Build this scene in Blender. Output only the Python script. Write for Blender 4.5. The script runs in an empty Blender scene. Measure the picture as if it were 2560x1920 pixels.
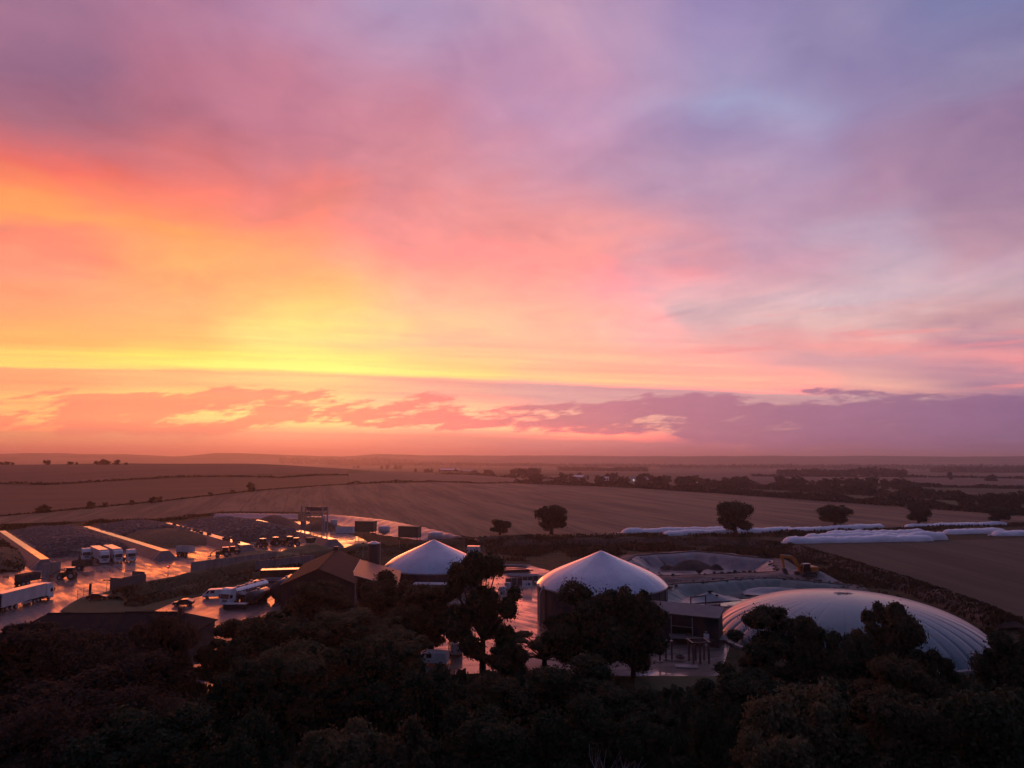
import bpy, bmesh, math, random
import numpy as np
from mathutils import Vector, Matrix, noise as mnoise

scene = bpy.context.scene
C = scene.collection
RAD = math.radians

# ---------------------------------------------------------------- camera
CAM_H = 32.0
PITCH = RAD(5.95)
FPX = 1775.0                     # focal length in pixels of the 2560 wide photograph
cam_d = bpy.data.cameras.new('camera')
cam_d.sensor_width = 36.0
cam_d.lens = 36.0 * FPX / 2560.0
cam_d.clip_start = 0.5
cam_d.clip_end = 60000.0
cam = bpy.data.objects.new('camera', cam_d)
C.objects.link(cam)
cam.location = (0, 0, CAM_H)
cam.rotation_euler = (RAD(90) + PITCH, 0, 0)
scene.camera = cam

def ray(px, py):
    x = (px - 1280) / FPX; y = -(py - 960) / FPX
    c, s = math.cos(PITCH), math.sin(PITCH)
    return (x, c - s * y, s + c * y)

def azel(px, py):
    r = ray(px, py)
    return math.degrees(math.atan2(r[0], r[1])), math.degrees(math.atan2(r[2], math.hypot(r[0], r[1])))

def G(px, py, z=0.0):
    """point of the level z seen at that place of the photograph (surveyed ground position)"""
    r = ray(px, py); t = (z - CAM_H) / r[2]
    return Vector((r[0] * t, r[1] * t, z))

# ---------------------------------------------------------------- render settings, exposure
scene.view_settings.view_transform = 'Standard'
scene.view_settings.look = 'None'
scene.view_settings.exposure = 0.0
scene.view_settings.gamma = 1.0
scene.view_settings.use_curve_mapping = False
scene.cycles.use_denoising = True
scene.cycles.max_bounces = 6
scene.cycles.diffuse_bounces = 3
scene.cycles.glossy_bounces = 3
scene.cycles.transmission_bounces = 3
scene.cycles.transparent_max_bounces = 6
scene.cycles.volume_bounces = 0
scene.cycles.sample_clamp_indirect = 4.0
scene.cycles.use_adaptive_sampling = True
scene.cycles.adaptive_threshold = 0.02
scene.cycles.adaptive_min_samples = 12

# ---------------------------------------------------------------- world: sunset sky with cloud
SUN_AZ, SUN_EL = -15.0, 3.0

def lin(c):
    out = []
    for v in c:
        v = v / 255.0
        out.append(v / 12.92 if v <= 0.04045 else ((v + 0.055) / 1.055) ** 2.4)
    return out

def hdr(c, low=False):
    r, g, b = lin(c)
    if c[0] >= 250:
        k = (c[0] - 249) / 6.0
        r = r + k * (max(r, min(4.2, g / 0.19) if low else min(2.4, g / 0.33)) - r)
    return (r, g, b, 1.0)

world = bpy.data.worlds.new('World')
scene.world = world
world.use_nodes = True
wn, wl = world.node_tree.nodes, world.node_tree.links
wn.clear()

class NB:
    """small helper that writes node expressions"""
    def __init__(s, nodes, links): s.n, s.l = nodes, links
    def put(s, sock, v):
        if hasattr(v, 'is_output') or isinstance(v, bpy.types.NodeSocket): s.l.new(v, sock)
        else: sock.default_value = v
    def m(s, op, a, b=None, c=None, clamp=False):
        n = s.n.new('ShaderNodeMath'); n.operation = op; n.use_clamp = clamp
        for i, v in enumerate((a, b, c)):
            if v is not None: s.put(n.inputs[i], v)
        return n.outputs[0]
    def sm(s, x, lo, hi, a=0.0, b=1.0):
        n = s.n.new('ShaderNodeMapRange'); n.interpolation_type = 'SMOOTHSTEP'
        for i, v in enumerate((x, lo, hi, a, b)): s.put(n.inputs[i], v)
        return n.outputs[0]
    def lr(s, x, lo, hi, a=0.0, b=1.0):
        n = s.n.new('ShaderNodeMapRange'); n.clamp = True
        for i, v in enumerate((x, lo, hi, a, b)): s.put(n.inputs[i], v)
        return n.outputs[0]
    def xyz(s, x, y, z=0.0):
        n = s.n.new('ShaderNodeCombineXYZ')
        for i, v in enumerate((x, y, z)): s.put(n.inputs[i], v)
        return n.outputs[0]
    def noise(s, vec, scale=1.0, detail=4.0, rough=0.55, dist=0.0, lac=2.0):
        n = s.n.new('ShaderNodeTexNoise'); n.noise_dimensions = '3D'
        s.put(n.inputs['Vector'], vec)
        n.inputs['Scale'].default_value = scale; n.inputs['Detail'].default_value = detail
        n.inputs['Roughness'].default_value = rough; n.inputs['Distortion'].default_value = dist
        n.inputs['Lacunarity'].default_value = lac
        return n.outputs['Fac']
    def ramp(s, fac, stops, interp='LINEAR'):
        n = s.n.new('ShaderNodeValToRGB'); n.color_ramp.interpolation = interp
        e = n.color_ramp.elements
        while len(e) > 1: e.remove(e[-1])
        stops = sorted(stops, key=lambda q: q[0])
        e[0].position, e[0].color = stops[0]
        for p, c in stops[1:]:
            x = e.new(p); x.color = c
        s.put(n.inputs[0], fac)
        return n.outputs[0]
    def mix(s, f, a, b, mode='MIX'):
        n = s.n.new('ShaderNodeMix'); n.data_type = 'RGBA'; n.blend_type = mode; n.clamp_factor = True
        s.put(n.inputs[0], f); s.put(n.inputs[6], a); s.put(n.inputs[7], b)
        return n.outputs[2]

def build_world():
    b = NB(wn, wl)
    tc = wn.new('ShaderNodeTexCoord')
    sp = wn.new('ShaderNodeSeparateXYZ'); wl.new(tc.outputs['Generated'], sp.inputs[0])
    x, y, z = sp.outputs
    zp = b.m('MAXIMUM', z, 0.0)
    az = b.m('MULTIPLY', b.m('ARCTAN2', x, y), 57.29578)
    el = b.m('MULTIPLY', b.m('ARCSINE', zp), 57.29578)
    # edge of the thin cloud sheet: height over the horizon as a curve of the bearing
    line = [(0, 917), (300, 926), (620, 930), (960, 934), (1280, 950), (1500, 958), (1800, 978), (2100, 990), (2350, 996)]
    A = np.array([azel(*p) for p in line])
    k2, k1, k0 = np.polyfit(A[:, 0], A[:, 1], 2)
    def delta(a):
        a = max(-42, min(42, a)); return 7.0 - (k0 + k1 * a + k2 * a * a)
    azc = b.m('MINIMUM', b.m('MAXIMUM', az, -42.0), 42.0)
    dl = b.m('SUBTRACT', 7.0 - k0, b.m('MULTIPLY', azc, b.m('ADD', k1, b.m('MULTIPLY', azc, k2))))
    e1 = b.m('ADD', el, dl)
    # cloud streets run away from the viewer and meet at the horizon left of centre
    a0 = RAD(-10)
    zc = b.m('ADD', zp, 0.10)
    qx, qy = b.m('DIVIDE', x, zc), b.m('DIVIDE', y, zc)
    al = b.m('ADD', b.m('MULTIPLY', qx, math.sin(a0)), b.m('MULTIPLY', qy, math.cos(a0)))
    ac = b.m('SUBTRACT', b.m('MULTIPLY', qx, math.cos(a0)), b.m('MULTIPLY', qy, math.sin(a0)))
    v1 = b.xyz(b.m('MULTIPLY', ac, 1.0), b.m('MULTIPLY', al, 0.85), 3.7)
    nA = b.m('SUBTRACT', b.noise(v1, 1.25, 4.0, 0.55, 0.5), 0.5)
    v2 = b.xyz(b.m('ADD', ac, 11.3), b.m('MULTIPLY', al, 1.0), 9.1)
    nB = b.m('SUBTRACT', b.noise(v2, 1.0, 3.0, 0.55), 0.5)
    v3 = b.xyz(b.m('ADD', ac, 4.0), b.m('MULTIPLY', al, 0.75), 1.0)
    nC = b.m('SUBTRACT', b.noise(v3, 2.4, 5.0, 0.6, 0.8), 0.5)
    kk = b.lr(e1, 7.2, 20.0, 0.5, 11.0)
    e2 = b.m('ADD', e1, b.m('MULTIPLY', kk, b.m('ADD', b.m('MULTIPLY', nA, 1.0), b.m('MULTIPLY', nC, 0.45))))
    a2 = b.m('ADD', az, b.m('MULTIPLY', nB, b.lr(e1, 7.2, 18.0, 8.0, 30.0)))
    fac = b.m('SQRT', b.m('DIVIDE', b.m('MAXIMUM', e2, 0.0), 90.0), clamp=True)
    ZEN = (106, 100, 142)
    cols = []   # (px, [(y, colour above the horizon cloud)])
    cols.append((60, [(0,(160,113,143)),(140,(152,106,136)),(265,(168,104,124)),(340,(206,106,112)),(400,(238,112,99)),(490,(255,146,92)),(545,(255,164,96)),
        (600,(252,142,114)),(690,(254,152,122)),(780,(255,168,116)),(850,(255,190,108)),(893,(255,226,116)),(914,(255,214,116)),(920,(250,166,120)),(960,(250,172,120)),
        (1000,(253,190,122)),(1050,(255,198,126)),(1080,(246,160,116)),(1130,(226,116,100))]))
    cols.append((430, [(0,(174,119,149)),(150,(180,115,141)),(290,(184,112,131)),(390,(212,115,120)),(470,(244,125,112)),(550,(255,142,106)),(610,(255,164,100)),
        (680,(255,178,112)),(760,(255,174,120)),(840,(255,192,116)),(885,(255,226,110)),(918,(255,236,122)),(928,(252,182,128)),(960,(250,190,130)),
        (1000,(255,216,130)),(1045,(255,224,140)),(1080,(247,164,126)),(1130,(230,118,105))]))
    cols.append((750, [(0,(178,130,165)),(150,(190,125,150)),(300,(195,122,145)),(420,(205,125,140)),(520,(238,130,126)),(600,(250,140,124)),(680,(255,166,120)),
        (740,(255,194,122)),(800,(255,222,130)),(850,(255,222,136)),(890,(255,242,130)),(925,(255,248,135)),(934,(255,196,140)),(960,(255,200,140)),
        (1000,(255,220,146)),(1060,(255,226,148)),(1084,(250,172,140)),(1130,(235,122,110))]))
    cols.append((1100, [(0,(175,148,185)),(150,(190,140,170)),(300,(205,135,155)),(450,(215,138,150)),(550,(235,142,145)),(650,(250,150,145)),(740,(255,184,154)),
        (800,(255,200,154)),(860,(255,186,154)),(900,(255,212,140)),(938,(255,228,134)),(947,(245,172,154)),(985,(246,176,156)),(1020,(255,206,160)),
        (1068,(255,212,164)),(1090,(244,152,136)),(1130,(230,125,120))]))
    cols.append((1400, [(0,(182,145,178)),(150,(185,140,175)),(300,(190,145,180)),(430,(200,145,170)),(540,(225,148,155)),(620,(250,155,150)),(720,(255,166,155)),
        (780,(255,186,160)),(860,(255,190,160)),(920,(255,192,156)),(950,(255,206,150)),(962,(224,166,166)),(1000,(226,168,166)),(1050,(250,196,164)),
        (1078,(255,204,160)),(1098,(234,146,140)),(1135,(215,125,130))]))
    cols.append((1800, [(0,(145,130,178)),(140,(148,139,182)),(220,(155,153,194)),(330,(160,140,180)),(450,(175,145,178)),(550,(190,150,178)),(650,(202,152,173)),
        (720,(222,172,182)),(800,(220,180,185)),(850,(236,176,176)),(900,(250,180,165)),(965,(255,187,160)),(980,(216,166,168)),(1050,(220,164,164)),(1082,(226,162,156)),
        (1100,(200,130,146)),(1137,(192,116,131))]))
    cols.append((2150, [(0,(140,130,172)),(200,(145,130,172)),(350,(160,130,165)),(480,(172,135,165)),(570,(185,160,185)),(650,(205,175,190)),(740,(215,185,195)),
        (810,(225,180,180)),(850,(240,160,160)),(900,(216,162,170)),(970,(247,176,164)),(985,(202,157,166)),(1050,(190,140,156)),(1100,(166,111,140)),(1140,(152,96,120))]))
    cols.append((2500, [(0,(125,125,170)),(200,(140,128,165)),(350,(155,125,160)),(480,(165,130,160)),(580,(185,145,165)),(650,(195,160,180)),(740,(205,170,180)),
        (810,(210,160,165)),(860,(186,138,160)),(900,(244,152,156)),(925,(200,142,160)),(980,(166,122,150)),(1050,(146,108,145)),(1100,(136,100,138)),(1140,(130,88,115))]))
    ramps = []
    for px, st in cols:
        a = azel(px, 900)[0]
        stops = []
        for yy, c in st:
            e = azel(px, yy)[1] + delta(a)
            stops.append((math.sqrt(max(0, e) / 90.0), hdr(c, yy >= 660)))
        stops.append((math.sqrt(50 / 90.0), tuple(lin([(p + q) / 2 for p, q in zip(st[0][1], ZEN)])) + (1,)))
        stops.append((1.0, tuple(lin(ZEN)) + (1,)))
        ramps.append((a, stops))
    # the sky outside the picture: dies away to dull blue mauve opposite the sunset
    def wide(a, lo, mid, hi):
        return (a, [(0.0, hdr(lo)), (math.sqrt(8 / 90), hdr(lo)), (math.sqrt(22 / 90), hdr(mid)), (math.sqrt(48 / 90), hdr(hi)), (1.0, hdr(ZEN))])
    left = [wide(-180, (50, 62, 92), (60, 72, 108), (74, 82, 122)), wide(-110, (78, 68, 96), (82, 76, 112), (90, 86, 126)), wide(-66, (186, 106, 104), (158, 102, 118), (132, 104, 136))]
    right = [wide(66, (108, 88, 124), (124, 108, 146), (114, 108, 150)), wide(110, (66, 66, 98), (76, 78, 116), (86, 86, 128)), wide(180, (50, 62, 92), (60, 72, 108), (74, 82, 122))]
    ramps = left + ramps + right
    prev = ramps[0][0]
    col = b.ramp(fac, ramps[0][1])
    for a, st in ramps[1:]:
        t = b.sm(a2, prev, a)
        col = b.mix(t, col, b.ramp(fac, st)); prev = a
    # fine streaks: lit strands and greyer gaps
    hi = b.lr(e1, 8.0, 13.0)
    strand = b.m('ADD', b.m('MULTIPLY', nC, 1.0), b.m('MULTIPLY', nA, 0.5))
    v7 = b.xyz(b.m('ADD', b.m('MULTIPLY', ac, 0.8), b.m('MULTIPLY', al, 0.5)), b.m('MULTIPLY', b.m('SUBTRACT', al, b.m('MULTIPLY', ac, 0.5)), 0.75), 6.0)
    nD = b.m('SUBTRACT', b.noise(v7, 4.5, 5.0, 0.62, 0.9), 0.5)
    strand = b.m('ADD', strand, b.m('MULTIPLY', nD, 0.45))
    br = b.m('ADD', 1.05, b.m('MULTIPLY', b.m('MULTIPLY', strand, hi), 0.8))
    col = b.mix(1.0, col, b.xyz(br, b.m('ADD', 1.0, b.m('MULTIPLY', b.m('SUBTRACT', br, 1.0), 0.9)), b.m('ADD', 1.0, b.m('MULTIPLY', b.m('SUBTRACT', br, 1.0), 0.45))), 'MULTIPLY')
    # small lit shreds low on the right
    v5 = b.xyz(b.m('MULTIPLY', az, 0.055), b.m('SUBTRACT', b.m('MULTIPLY', el, 0.62), b.m('MULTIPLY', az, 0.012)), 5.0)
    n5 = b.noise(v5, 1.3, 4.0, 0.6)
    sh = b.m('MULTIPLY', b.m('MULTIPLY', b.sm(n5, 0.52, 0.68), b.m('MULTIPLY', b.sm(e1, 7.2, 8.2), b.sm(e1, 15.0, 11.0))), b.m('MULTIPLY', b.sm(az, 8.0, 20.0), b.sm(az, 75.0, 45.0)))
    col = b.mix(b.m('MULTIPLY', sh, 0.75), col, tuple(lin((246, 150, 152))) + (1,))
    # horizontal layering in the thin sheet under the edge
    v6 = b.xyz(b.m('MULTIPLY', az, 0.03), b.m('MULTIPLY', e1, 0.9), 2.0)
    n6 = b.m('SUBTRACT', b.noise(v6, 1.6, 4.0, 0.6), 0.5)
    lay = b.m('MULTIPLY', b.m('MULTIPLY', n6, b.m('MULTIPLY', b.sm(e1, 1.5, 3.5), b.sm(e1, 12.5, 7.6))), 0.9)
    br2 = b.m('ADD', 1.0, lay)
    col = b.mix(1.0, col, b.xyz(b.m('ADD', 1.0, b.m('MULTIPLY', lay, 0.5)), br2, b.m('ADD', 1.0, b.m('MULTIPLY', lay, 0.35))), 'MULTIPLY')
    # broken heap clouds over the horizon, closing to a solid bank on the right
    v4 = b.xyz(b.m('SUBTRACT', b.m('MULTIPLY', az, 0.10), b.m('MULTIPLY', e1, 0.16)), b.m('ADD', b.m('MULTIPLY', e1, 0.36), b.m('MULTIPLY', az, -0.012)), 0.6)
    n4 = b.noise(v4, 2.1, 7.0, 0.62)
    n4b = b.noise(b.xyz(b.m('MULTIPLY', az, 0.05), b.m('MULTIPLY', e1, 0.12), 8.0), 1.3, 1.0, 0.5)
    solid = b.sm(az, -24.0, 6.0)
    top = b.m('ADD', b.m('ADD', b.lr(az, 2.0, 14.0, 5.9, 6.6), b.lr(az, 24.0, 38.0, 0.0, 1.3)), b.m('MULTIPLY', b.m('SUBTRACT', n4b, 0.5), 3.0))
    bot = b.m('ADD', b.m('ADD', b.lr(az, -22.0, -4.0, 2.1, 2.9), b.m('MULTIPLY', b.m('SUBTRACT', n4b, 0.5), 1.2)), b.m('MULTIPLY', b.sm(az, 8.0, 34.0), -2.2))
    win = b.m('MULTIPLY', b.sm(e1, b.m('ADD', top, 1.5), b.m('SUBTRACT', top, 1.3)), b.sm(e1, b.m('SUBTRACT', bot, 0.9), b.m('ADD', bot, 0.7)))
    dens = b.m('ADD', b.m('MULTIPLY', b.m('SUBTRACT', n4, 0.5), 2.3), b.m('ADD', b.m('MULTIPLY', b.m('SUBTRACT', win, 1.0), 0.75), b.lr(solid, 0.0, 1.0, 0.12, 0.27)))
    msk = b.m('MULTIPLY', b.sm(dens, -0.04, 0.22), b.sm(win, 0.0, 0.2))
    msk = b.m('MULTIPLY', msk, b.lr(az, -40.0, 10.0, 0.75, 0.92))
    fz = b.m('DIVIDE', b.m('ADD', az, 60.0), 120.0, clamp=True)
    ccol = b.ramp(fz, [((a + 60) / 120.0, tuple(lin(c)) + (1,)) for a, c in
        [(-60, (170, 100, 105)), (-36, (238, 138, 112)), (-22, (236, 134, 116)), (-8, (226, 126, 124)), (2, (208, 124, 138)), (12, (186, 118, 142)), (22, (166, 112, 142)), (36, (142, 104, 141)), (60, (100, 84, 124))]])
    cvar = b.m('ADD', 1.0, b.m('MULTIPLY', b.m('SUBTRACT', n4, 0.5), 0.5))
    ccol = b.mix(1.0, ccol, b.xyz(cvar, cvar, cvar), 'MULTIPLY')
    col = b.mix(msk, col, ccol)
    # a Nishita sky underneath gives the clear-air glow round the hidden sun
    sky = wn.new('ShaderNodeTexSky'); sky.sky_type = 'NISHITA'; sky.sun_disc = False
    sky.sun_elevation = RAD(SUN_EL); sky.sun_rotation = RAD(SUN_AZ)
    sky.air_density = 1.2; sky.dust_density = 2.0; sky.altitude = 60.0
    bg1 = wn.new('ShaderNodeBackground'); wl.new(col, bg1.inputs[0]); bg1.inputs[1].default_value = 1.0
    bg2 = wn.new('ShaderNodeBackground'); wl.new(sky.outputs[0], bg2.inputs[0]); bg2.inputs[1].default_value = 0.004
    add = wn.new('ShaderNodeAddShader'); wl.new(bg1.outputs[0], add.inputs[0]); wl.new(bg2.outputs[0], add.inputs[1])
    out = wn.new('ShaderNodeOutputWorld'); wl.new(add.outputs[0], out.inputs['Surface'])
build_world()
world.cycles.sampling_method = 'MANUAL'
world.cycles.sample_map_resolution = 1024

# ---------------------------------------------------------------- sun: hidden behind the cloud, wide and weak
sun_d = bpy.data.lights.new('sun', 'SUN')
sun_d.energy = 0.22
sun_d.angle = RAD(14)
sun_d.color = (1.0, 0.32, 0.10)
sun = bpy.data.objects.new('sun', sun_d)
C.objects.link(sun)
_d = Vector((math.sin(RAD(SUN_AZ)) * math.cos(RAD(SUN_EL)), math.cos(RAD(SUN_AZ)) * math.cos(RAD(SUN_EL)), math.sin(RAD(SUN_EL))))
sun.rotation_euler = _d.to_track_quat('Z', 'Y').to_euler()
sun.location = _d * 400

# ================================================================ helpers
def link(o):
    C.objects.link(o); return o

def tag(o, label=None, cat=None, group=None, kind=None):
    if label: o['label'] = label
    if cat: o['category'] = cat
    if group: o['group'] = group
    if kind: o['kind'] = kind
    return o

def thing(name, label, cat, loc=(0, 0, 0), rz=0.0, group=None):
    o = bpy.data.objects.new(name, None); link(o)
    o.empty_display_size = 0.5
    o.location = loc; o.rotation_euler = (0, 0, rz)
    return tag(o, label, cat, group)

class MB:
    """collects simple solids into one mesh"""
    SPLIT = {'rib', 'post', 'beam', 'leg', 'support', 'band', 'pipe', 'bearer', 'mark', 'cladding_batten', 'porch_post', 'stair_tread', 'panel', 'ballast', 'pump', 'valve_stem',
             'hopper', 'hoop', 'brace_post', 'gutter', 'loader_arm', 'hydraulic_ram', 'door_frame', 'bar', 'cab_pillar', 'cage'}
    def __init__(s): s.v, s.f, s.p, s.hold = [], [], [], False
    def add(s, vs, fs):
        k = len(s.v)
        if not s.hold: s.p.append((k, len(s.f)))
        s.v += [tuple(q) for q in vs]; s.f += [tuple(i + k for i in q) for q in fs]; return s
    def box(s, c, d, rz=0.0, taper=1.0):
        x, y, z = d[0] / 2, d[1] / 2, d[2] / 2
        ca, sa = math.cos(rz), math.sin(rz); vs = []
        for k, t in ((-1, 1.0), (1, taper)):
            for i, j in ((-1, -1), (1, -1), (1, 1), (-1, 1)):
                px, py = i * x * t, j * y * t
                vs.append((c[0] + px * ca - py * sa, c[1] + px * sa + py * ca, c[2] + k * z))
        return s.add(vs, [(3, 2, 1, 0), (4, 5, 6, 7), (0, 1, 5, 4), (1, 2, 6, 5), (2, 3, 7, 6), (3, 0, 4, 7)])
    def bx(s, x0, x1, y0, y1, z0, z1):
        return s.box(((x0 + x1) / 2, (y0 + y1) / 2, (z0 + z1) / 2), (x1 - x0, y1 - y0, z1 - z0))
    def tube(s, p0, p1, r0, r1=None, n=8, cap=True):
        r1 = r0 if r1 is None else r1
        p0, p1 = Vector(p0), Vector(p1); d = p1 - p0
        if d.length < 1e-6: return s
        q = d.to_track_quat('Z', 'Y'); vs = []
        for p, r in ((p0, r0), (p1, r1)):
            for i in range(n):
                a = 2 * math.pi * i / n
                vs.append(p + q @ Vector((math.cos(a) * r, math.sin(a) * r, 0)))
        fs = [(i, (i + 1) % n, n + (i + 1) % n, n + i) for i in range(n)]
        if cap: fs += [tuple(range(n - 1, -1, -1)), tuple(range(n, 2 * n))]
        return s.add(vs, fs)
    def path(s, pts, r, n=8):
        for a, b in zip(pts, pts[1:]):
            s.tube(a, b, r, r, n); s.hold = True
        s.hold = False
        return s
    def lathe(s, prof, n=32, c=(0, 0, 0), close=False, fn=None):
        vs, fs = [], []
        for j, (r, z) in enumerate(prof):
            for i in range(n):
                a = 2 * math.pi * i / n
                rr = r * (fn(a, j / (len(prof) - 1)) if fn else 1.0)
                vs.append((c[0] + rr * math.cos(a), c[1] + rr * math.sin(a), c[2] + z))
        for j in range(len(prof) - 1):
            for i in range(n):
                k = (i + 1) % n
                fs.append((j * n + i, j * n + k, (j + 1) * n + k, (j + 1) * n + i))
        if close:
            fs.append(tuple(range(n - 1, -1, -1)))
        return s.add(vs, fs)
    def ex(s, prof, y0, y1, inset=0.0):
        """side profile (x, z) pushed across y"""
        n = len(prof)
        vs = [(x, y0, z) for x, z in prof] + [(x, y1, z) for x, z in prof]
        fs = [(i, (i + 1) % n, n + (i + 1) % n, n + i) for i in range(n)]
        return s.add(vs, fs + [tuple(range(n - 1, -1, -1)), tuple(range(n, 2 * n))])
    def prism(s, poly, z0, z1):
        n = len(poly)
        vs = [(p[0], p[1], z0) for p in poly] + [(p[0], p[1], z1) for p in poly]
        fs = [(i, (i + 1) % n, n + (i + 1) % n, n + i) for i in range(n)]
        return s.add(vs, fs + [tuple(range(n - 1, -1, -1)), tuple(range(n, 2 * n))])
    def loft(s, rows, closed=False):
        m = len(rows[0]); vs = [p for r in rows for p in r]; fs = []
        for j in range(len(rows) - 1):
            for i in range(m if closed else m - 1):
                k = (i + 1) % m
                fs.append((j * m + i, j * m + k, (j + 1) * m + k, (j + 1) * m + i))
        return s.add(vs, fs)
    def mesh(s, name):
        me = bpy.data.meshes.new(name); me.from_pydata(s.v, [], s.f)
        bm = bmesh.new(); bm.from_mesh(me); bmesh.ops.recalc_face_normals(bm, faces=bm.faces); bm.to_mesh(me); bm.free()
        return me
    def build(s, name, mat, parent=None, smooth=False, bevel=0.0, normals=True):
        if name in MB.SPLIT and 1 < len(s.p) <= 60 and parent:
            ends = s.p[1:] + [(len(s.v), len(s.f))]; o = None
            for (v0, f0), (v1, f1) in zip(s.p, ends):
                q = MB(); q.v = s.v[v0:v1]; q.f = [tuple(i - v0 for i in f) for f in s.f[f0:f1]]
                o = q.build(name, mat, parent, smooth, bevel)
            return o
        me = s.mesh(name)
        o = bpy.data.objects.new(name, me); link(o)
        me.materials.append(mat)
        if smooth:
            for p in me.polygons: p.use_smooth = True
        if bevel:
            b = o.modifiers.new('bevel', 'BEVEL'); b.width = bevel; b.segments = 2; b.limit_method = 'ANGLE'
        if parent: o.parent = parent
        return o

def copy_tree(o, parent=None):
    c = o.copy(); link(c)
    if parent: c.parent = parent
    for ch in list(o.children):
        copy_tree(ch, c)
    return c

ORD = 'first second third fourth fifth sixth seventh eighth ninth tenth eleventh twelfth thirteenth fourteenth fifteenth sixteenth seventeenth eighteenth nineteenth twentieth'.split()
ORD += ['twenty-' + q for q in ORD[:9]] + ['thirtieth'] + ['thirty-' + q for q in ORD[:9]] + ['fortieth'] + ['forty-' + q for q in ORD[:9]]
def ss(a, b, x):
    t = max(0.0, min(1.0, (x - a) / (b - a))); return t * t * (3 - 2 * t)

def fbm(x, y, z=0.0, o=4):
    return mnoise.fractal(Vector((x, y, z)), 1.0, 2.0, o)

# ================================================================ materials
MATS = {}
def pm(name, c1, c2=None, scale=1.0, rough=0.7, metal=0.0, spec=0.5, bump=0.0, bscale=None, stretch=(1, 1, 1), detail=5.0, r2=None, transl=0.0, coat=0.0, lo=0.35, hi=0.65, sheen=0.0):
    if name in MATS: return MATS[name]
    m = bpy.data.materials.new(name); m.use_nodes = True
    nt = m.node_tree; n, l = nt.nodes, nt.links
    b = NB(n, l)
    p = n['Principled BSDF']
    g = n.new('ShaderNodeNewGeometry')
    mp = n.new('ShaderNodeMapping'); l.new(g.outputs['Position'], mp.inputs[0]); mp.inputs['Scale'].default_value = stretch
    f = b.noise(mp.outputs[0], scale, detail, 0.6)
    f2 = b.sm(f, lo, hi)
    c2 = c2 or tuple(v * 0.72 for v in c1)
    col = b.mix(f2, tuple(c1) + (1,), tuple(c2) + (1,))
    l.new(col, p.inputs['Base Color'])
    p.inputs['Metallic'].default_value = metal
    p.inputs['Specular IOR Level'].default_value = spec
    if r2 is None: p.inputs['Roughness'].default_value = rough
    else: l.new(b.lr(f, lo, hi, rough, r2), p.inputs['Roughness'])
    p.inputs['Coat Weight'].default_value = coat
    p.inputs['Coat Roughness'].default_value = 0.08
    if bump:
        bn = n.new('ShaderNodeBump'); bn.inputs['Strength'].default_value = 1.0; bn.inputs['Distance'].default_value = bump
        l.new(b.noise(mp.outputs[0], bscale or scale * 3, 4.0, 0.6), bn.inputs['Height']); l.new(bn.outputs[0], p.inputs['Normal'])
    if transl:
        t = n.new('ShaderNodeBsdfTranslucent'); l.new(col, t.inputs[0])
        mx = n.new('ShaderNodeMixShader'); mx.inputs[0].default_value = transl
        l.new(p.outputs[0], mx.inputs[1]); l.new(t.outputs[0], mx.inputs[2])
        l.new(mx.outputs[0], n['Material Output'].inputs[0])
    MATS[name] = m
    return m

def wet(name, c1, c2, d=(0.66, -0.75), r_lo=0.02, r_hi=0.3, sc=0.09, dry=0.25):
    """wet concrete or tarmac: damp film with long drag marks and standing water"""
    if name in MATS: return MATS[name]
    m = bpy.data.materials.new(name); m.use_nodes = True
    n, l = m.node_tree.nodes, m.node_tree.links; b = NB(n, l); p = n['Principled BSDF']
    g = n.new('ShaderNodeNewGeometry'); s = n.new('ShaderNodeSeparateXYZ'); l.new(g.outputs['Position'], s.inputs[0])
    x, y = s.outputs[0], s.outputs[1]
    u = b.m('ADD', b.m('MULTIPLY', x, d[0]), b.m('MULTIPLY', y, d[1]))
    v = b.m('SUBTRACT', b.m('MULTIPLY', y, d[0]), b.m('MULTIPLY', x, d[1]))
    drag = b.noise(b.xyz(b.m('MULTIPLY', u, 0.16), b.m('MULTIPLY', v, 1.1)), 0.55, 5.0, 0.6, 0.3)
    pud = b.noise(g.outputs['Position'], sc, 4.0, 0.55, 0.5)
    f = b.m('ADD', b.m('MULTIPLY', drag, 0.6), b.m('MULTIPLY', pud, 0.5))
    p.inputs['Roughness'].default_value = 0.55
    l.new(b.lr(f, 0.44, 0.66, 1.0, dry), p.inputs['Coat Weight']); l.new(b.lr(f, 0.44, 0.64, r_lo, r_hi), p.inputs['Coat Roughness']); p.inputs['Coat IOR'].default_value = 1.5
    l.new(b.mix(b.sm(f, 0.42, 0.66), tuple(c1) + (1,), tuple(c2) + (1,)), p.inputs['Base Color'])
    p.inputs['Specular IOR Level'].default_value = 0.5
    bn = n.new('ShaderNodeBump'); bn.inputs['Distance'].default_value = 0.012
    l.new(b.m('MULTIPLY', b.noise(g.outputs['Position'], 2.2, 4.0, 0.6), b.sm(f, 0.5, 0.62)), bn.inputs['Height']); l.new(bn.outputs[0], p.inputs['Normal'])
    MATS[name] = m
    return m

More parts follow.
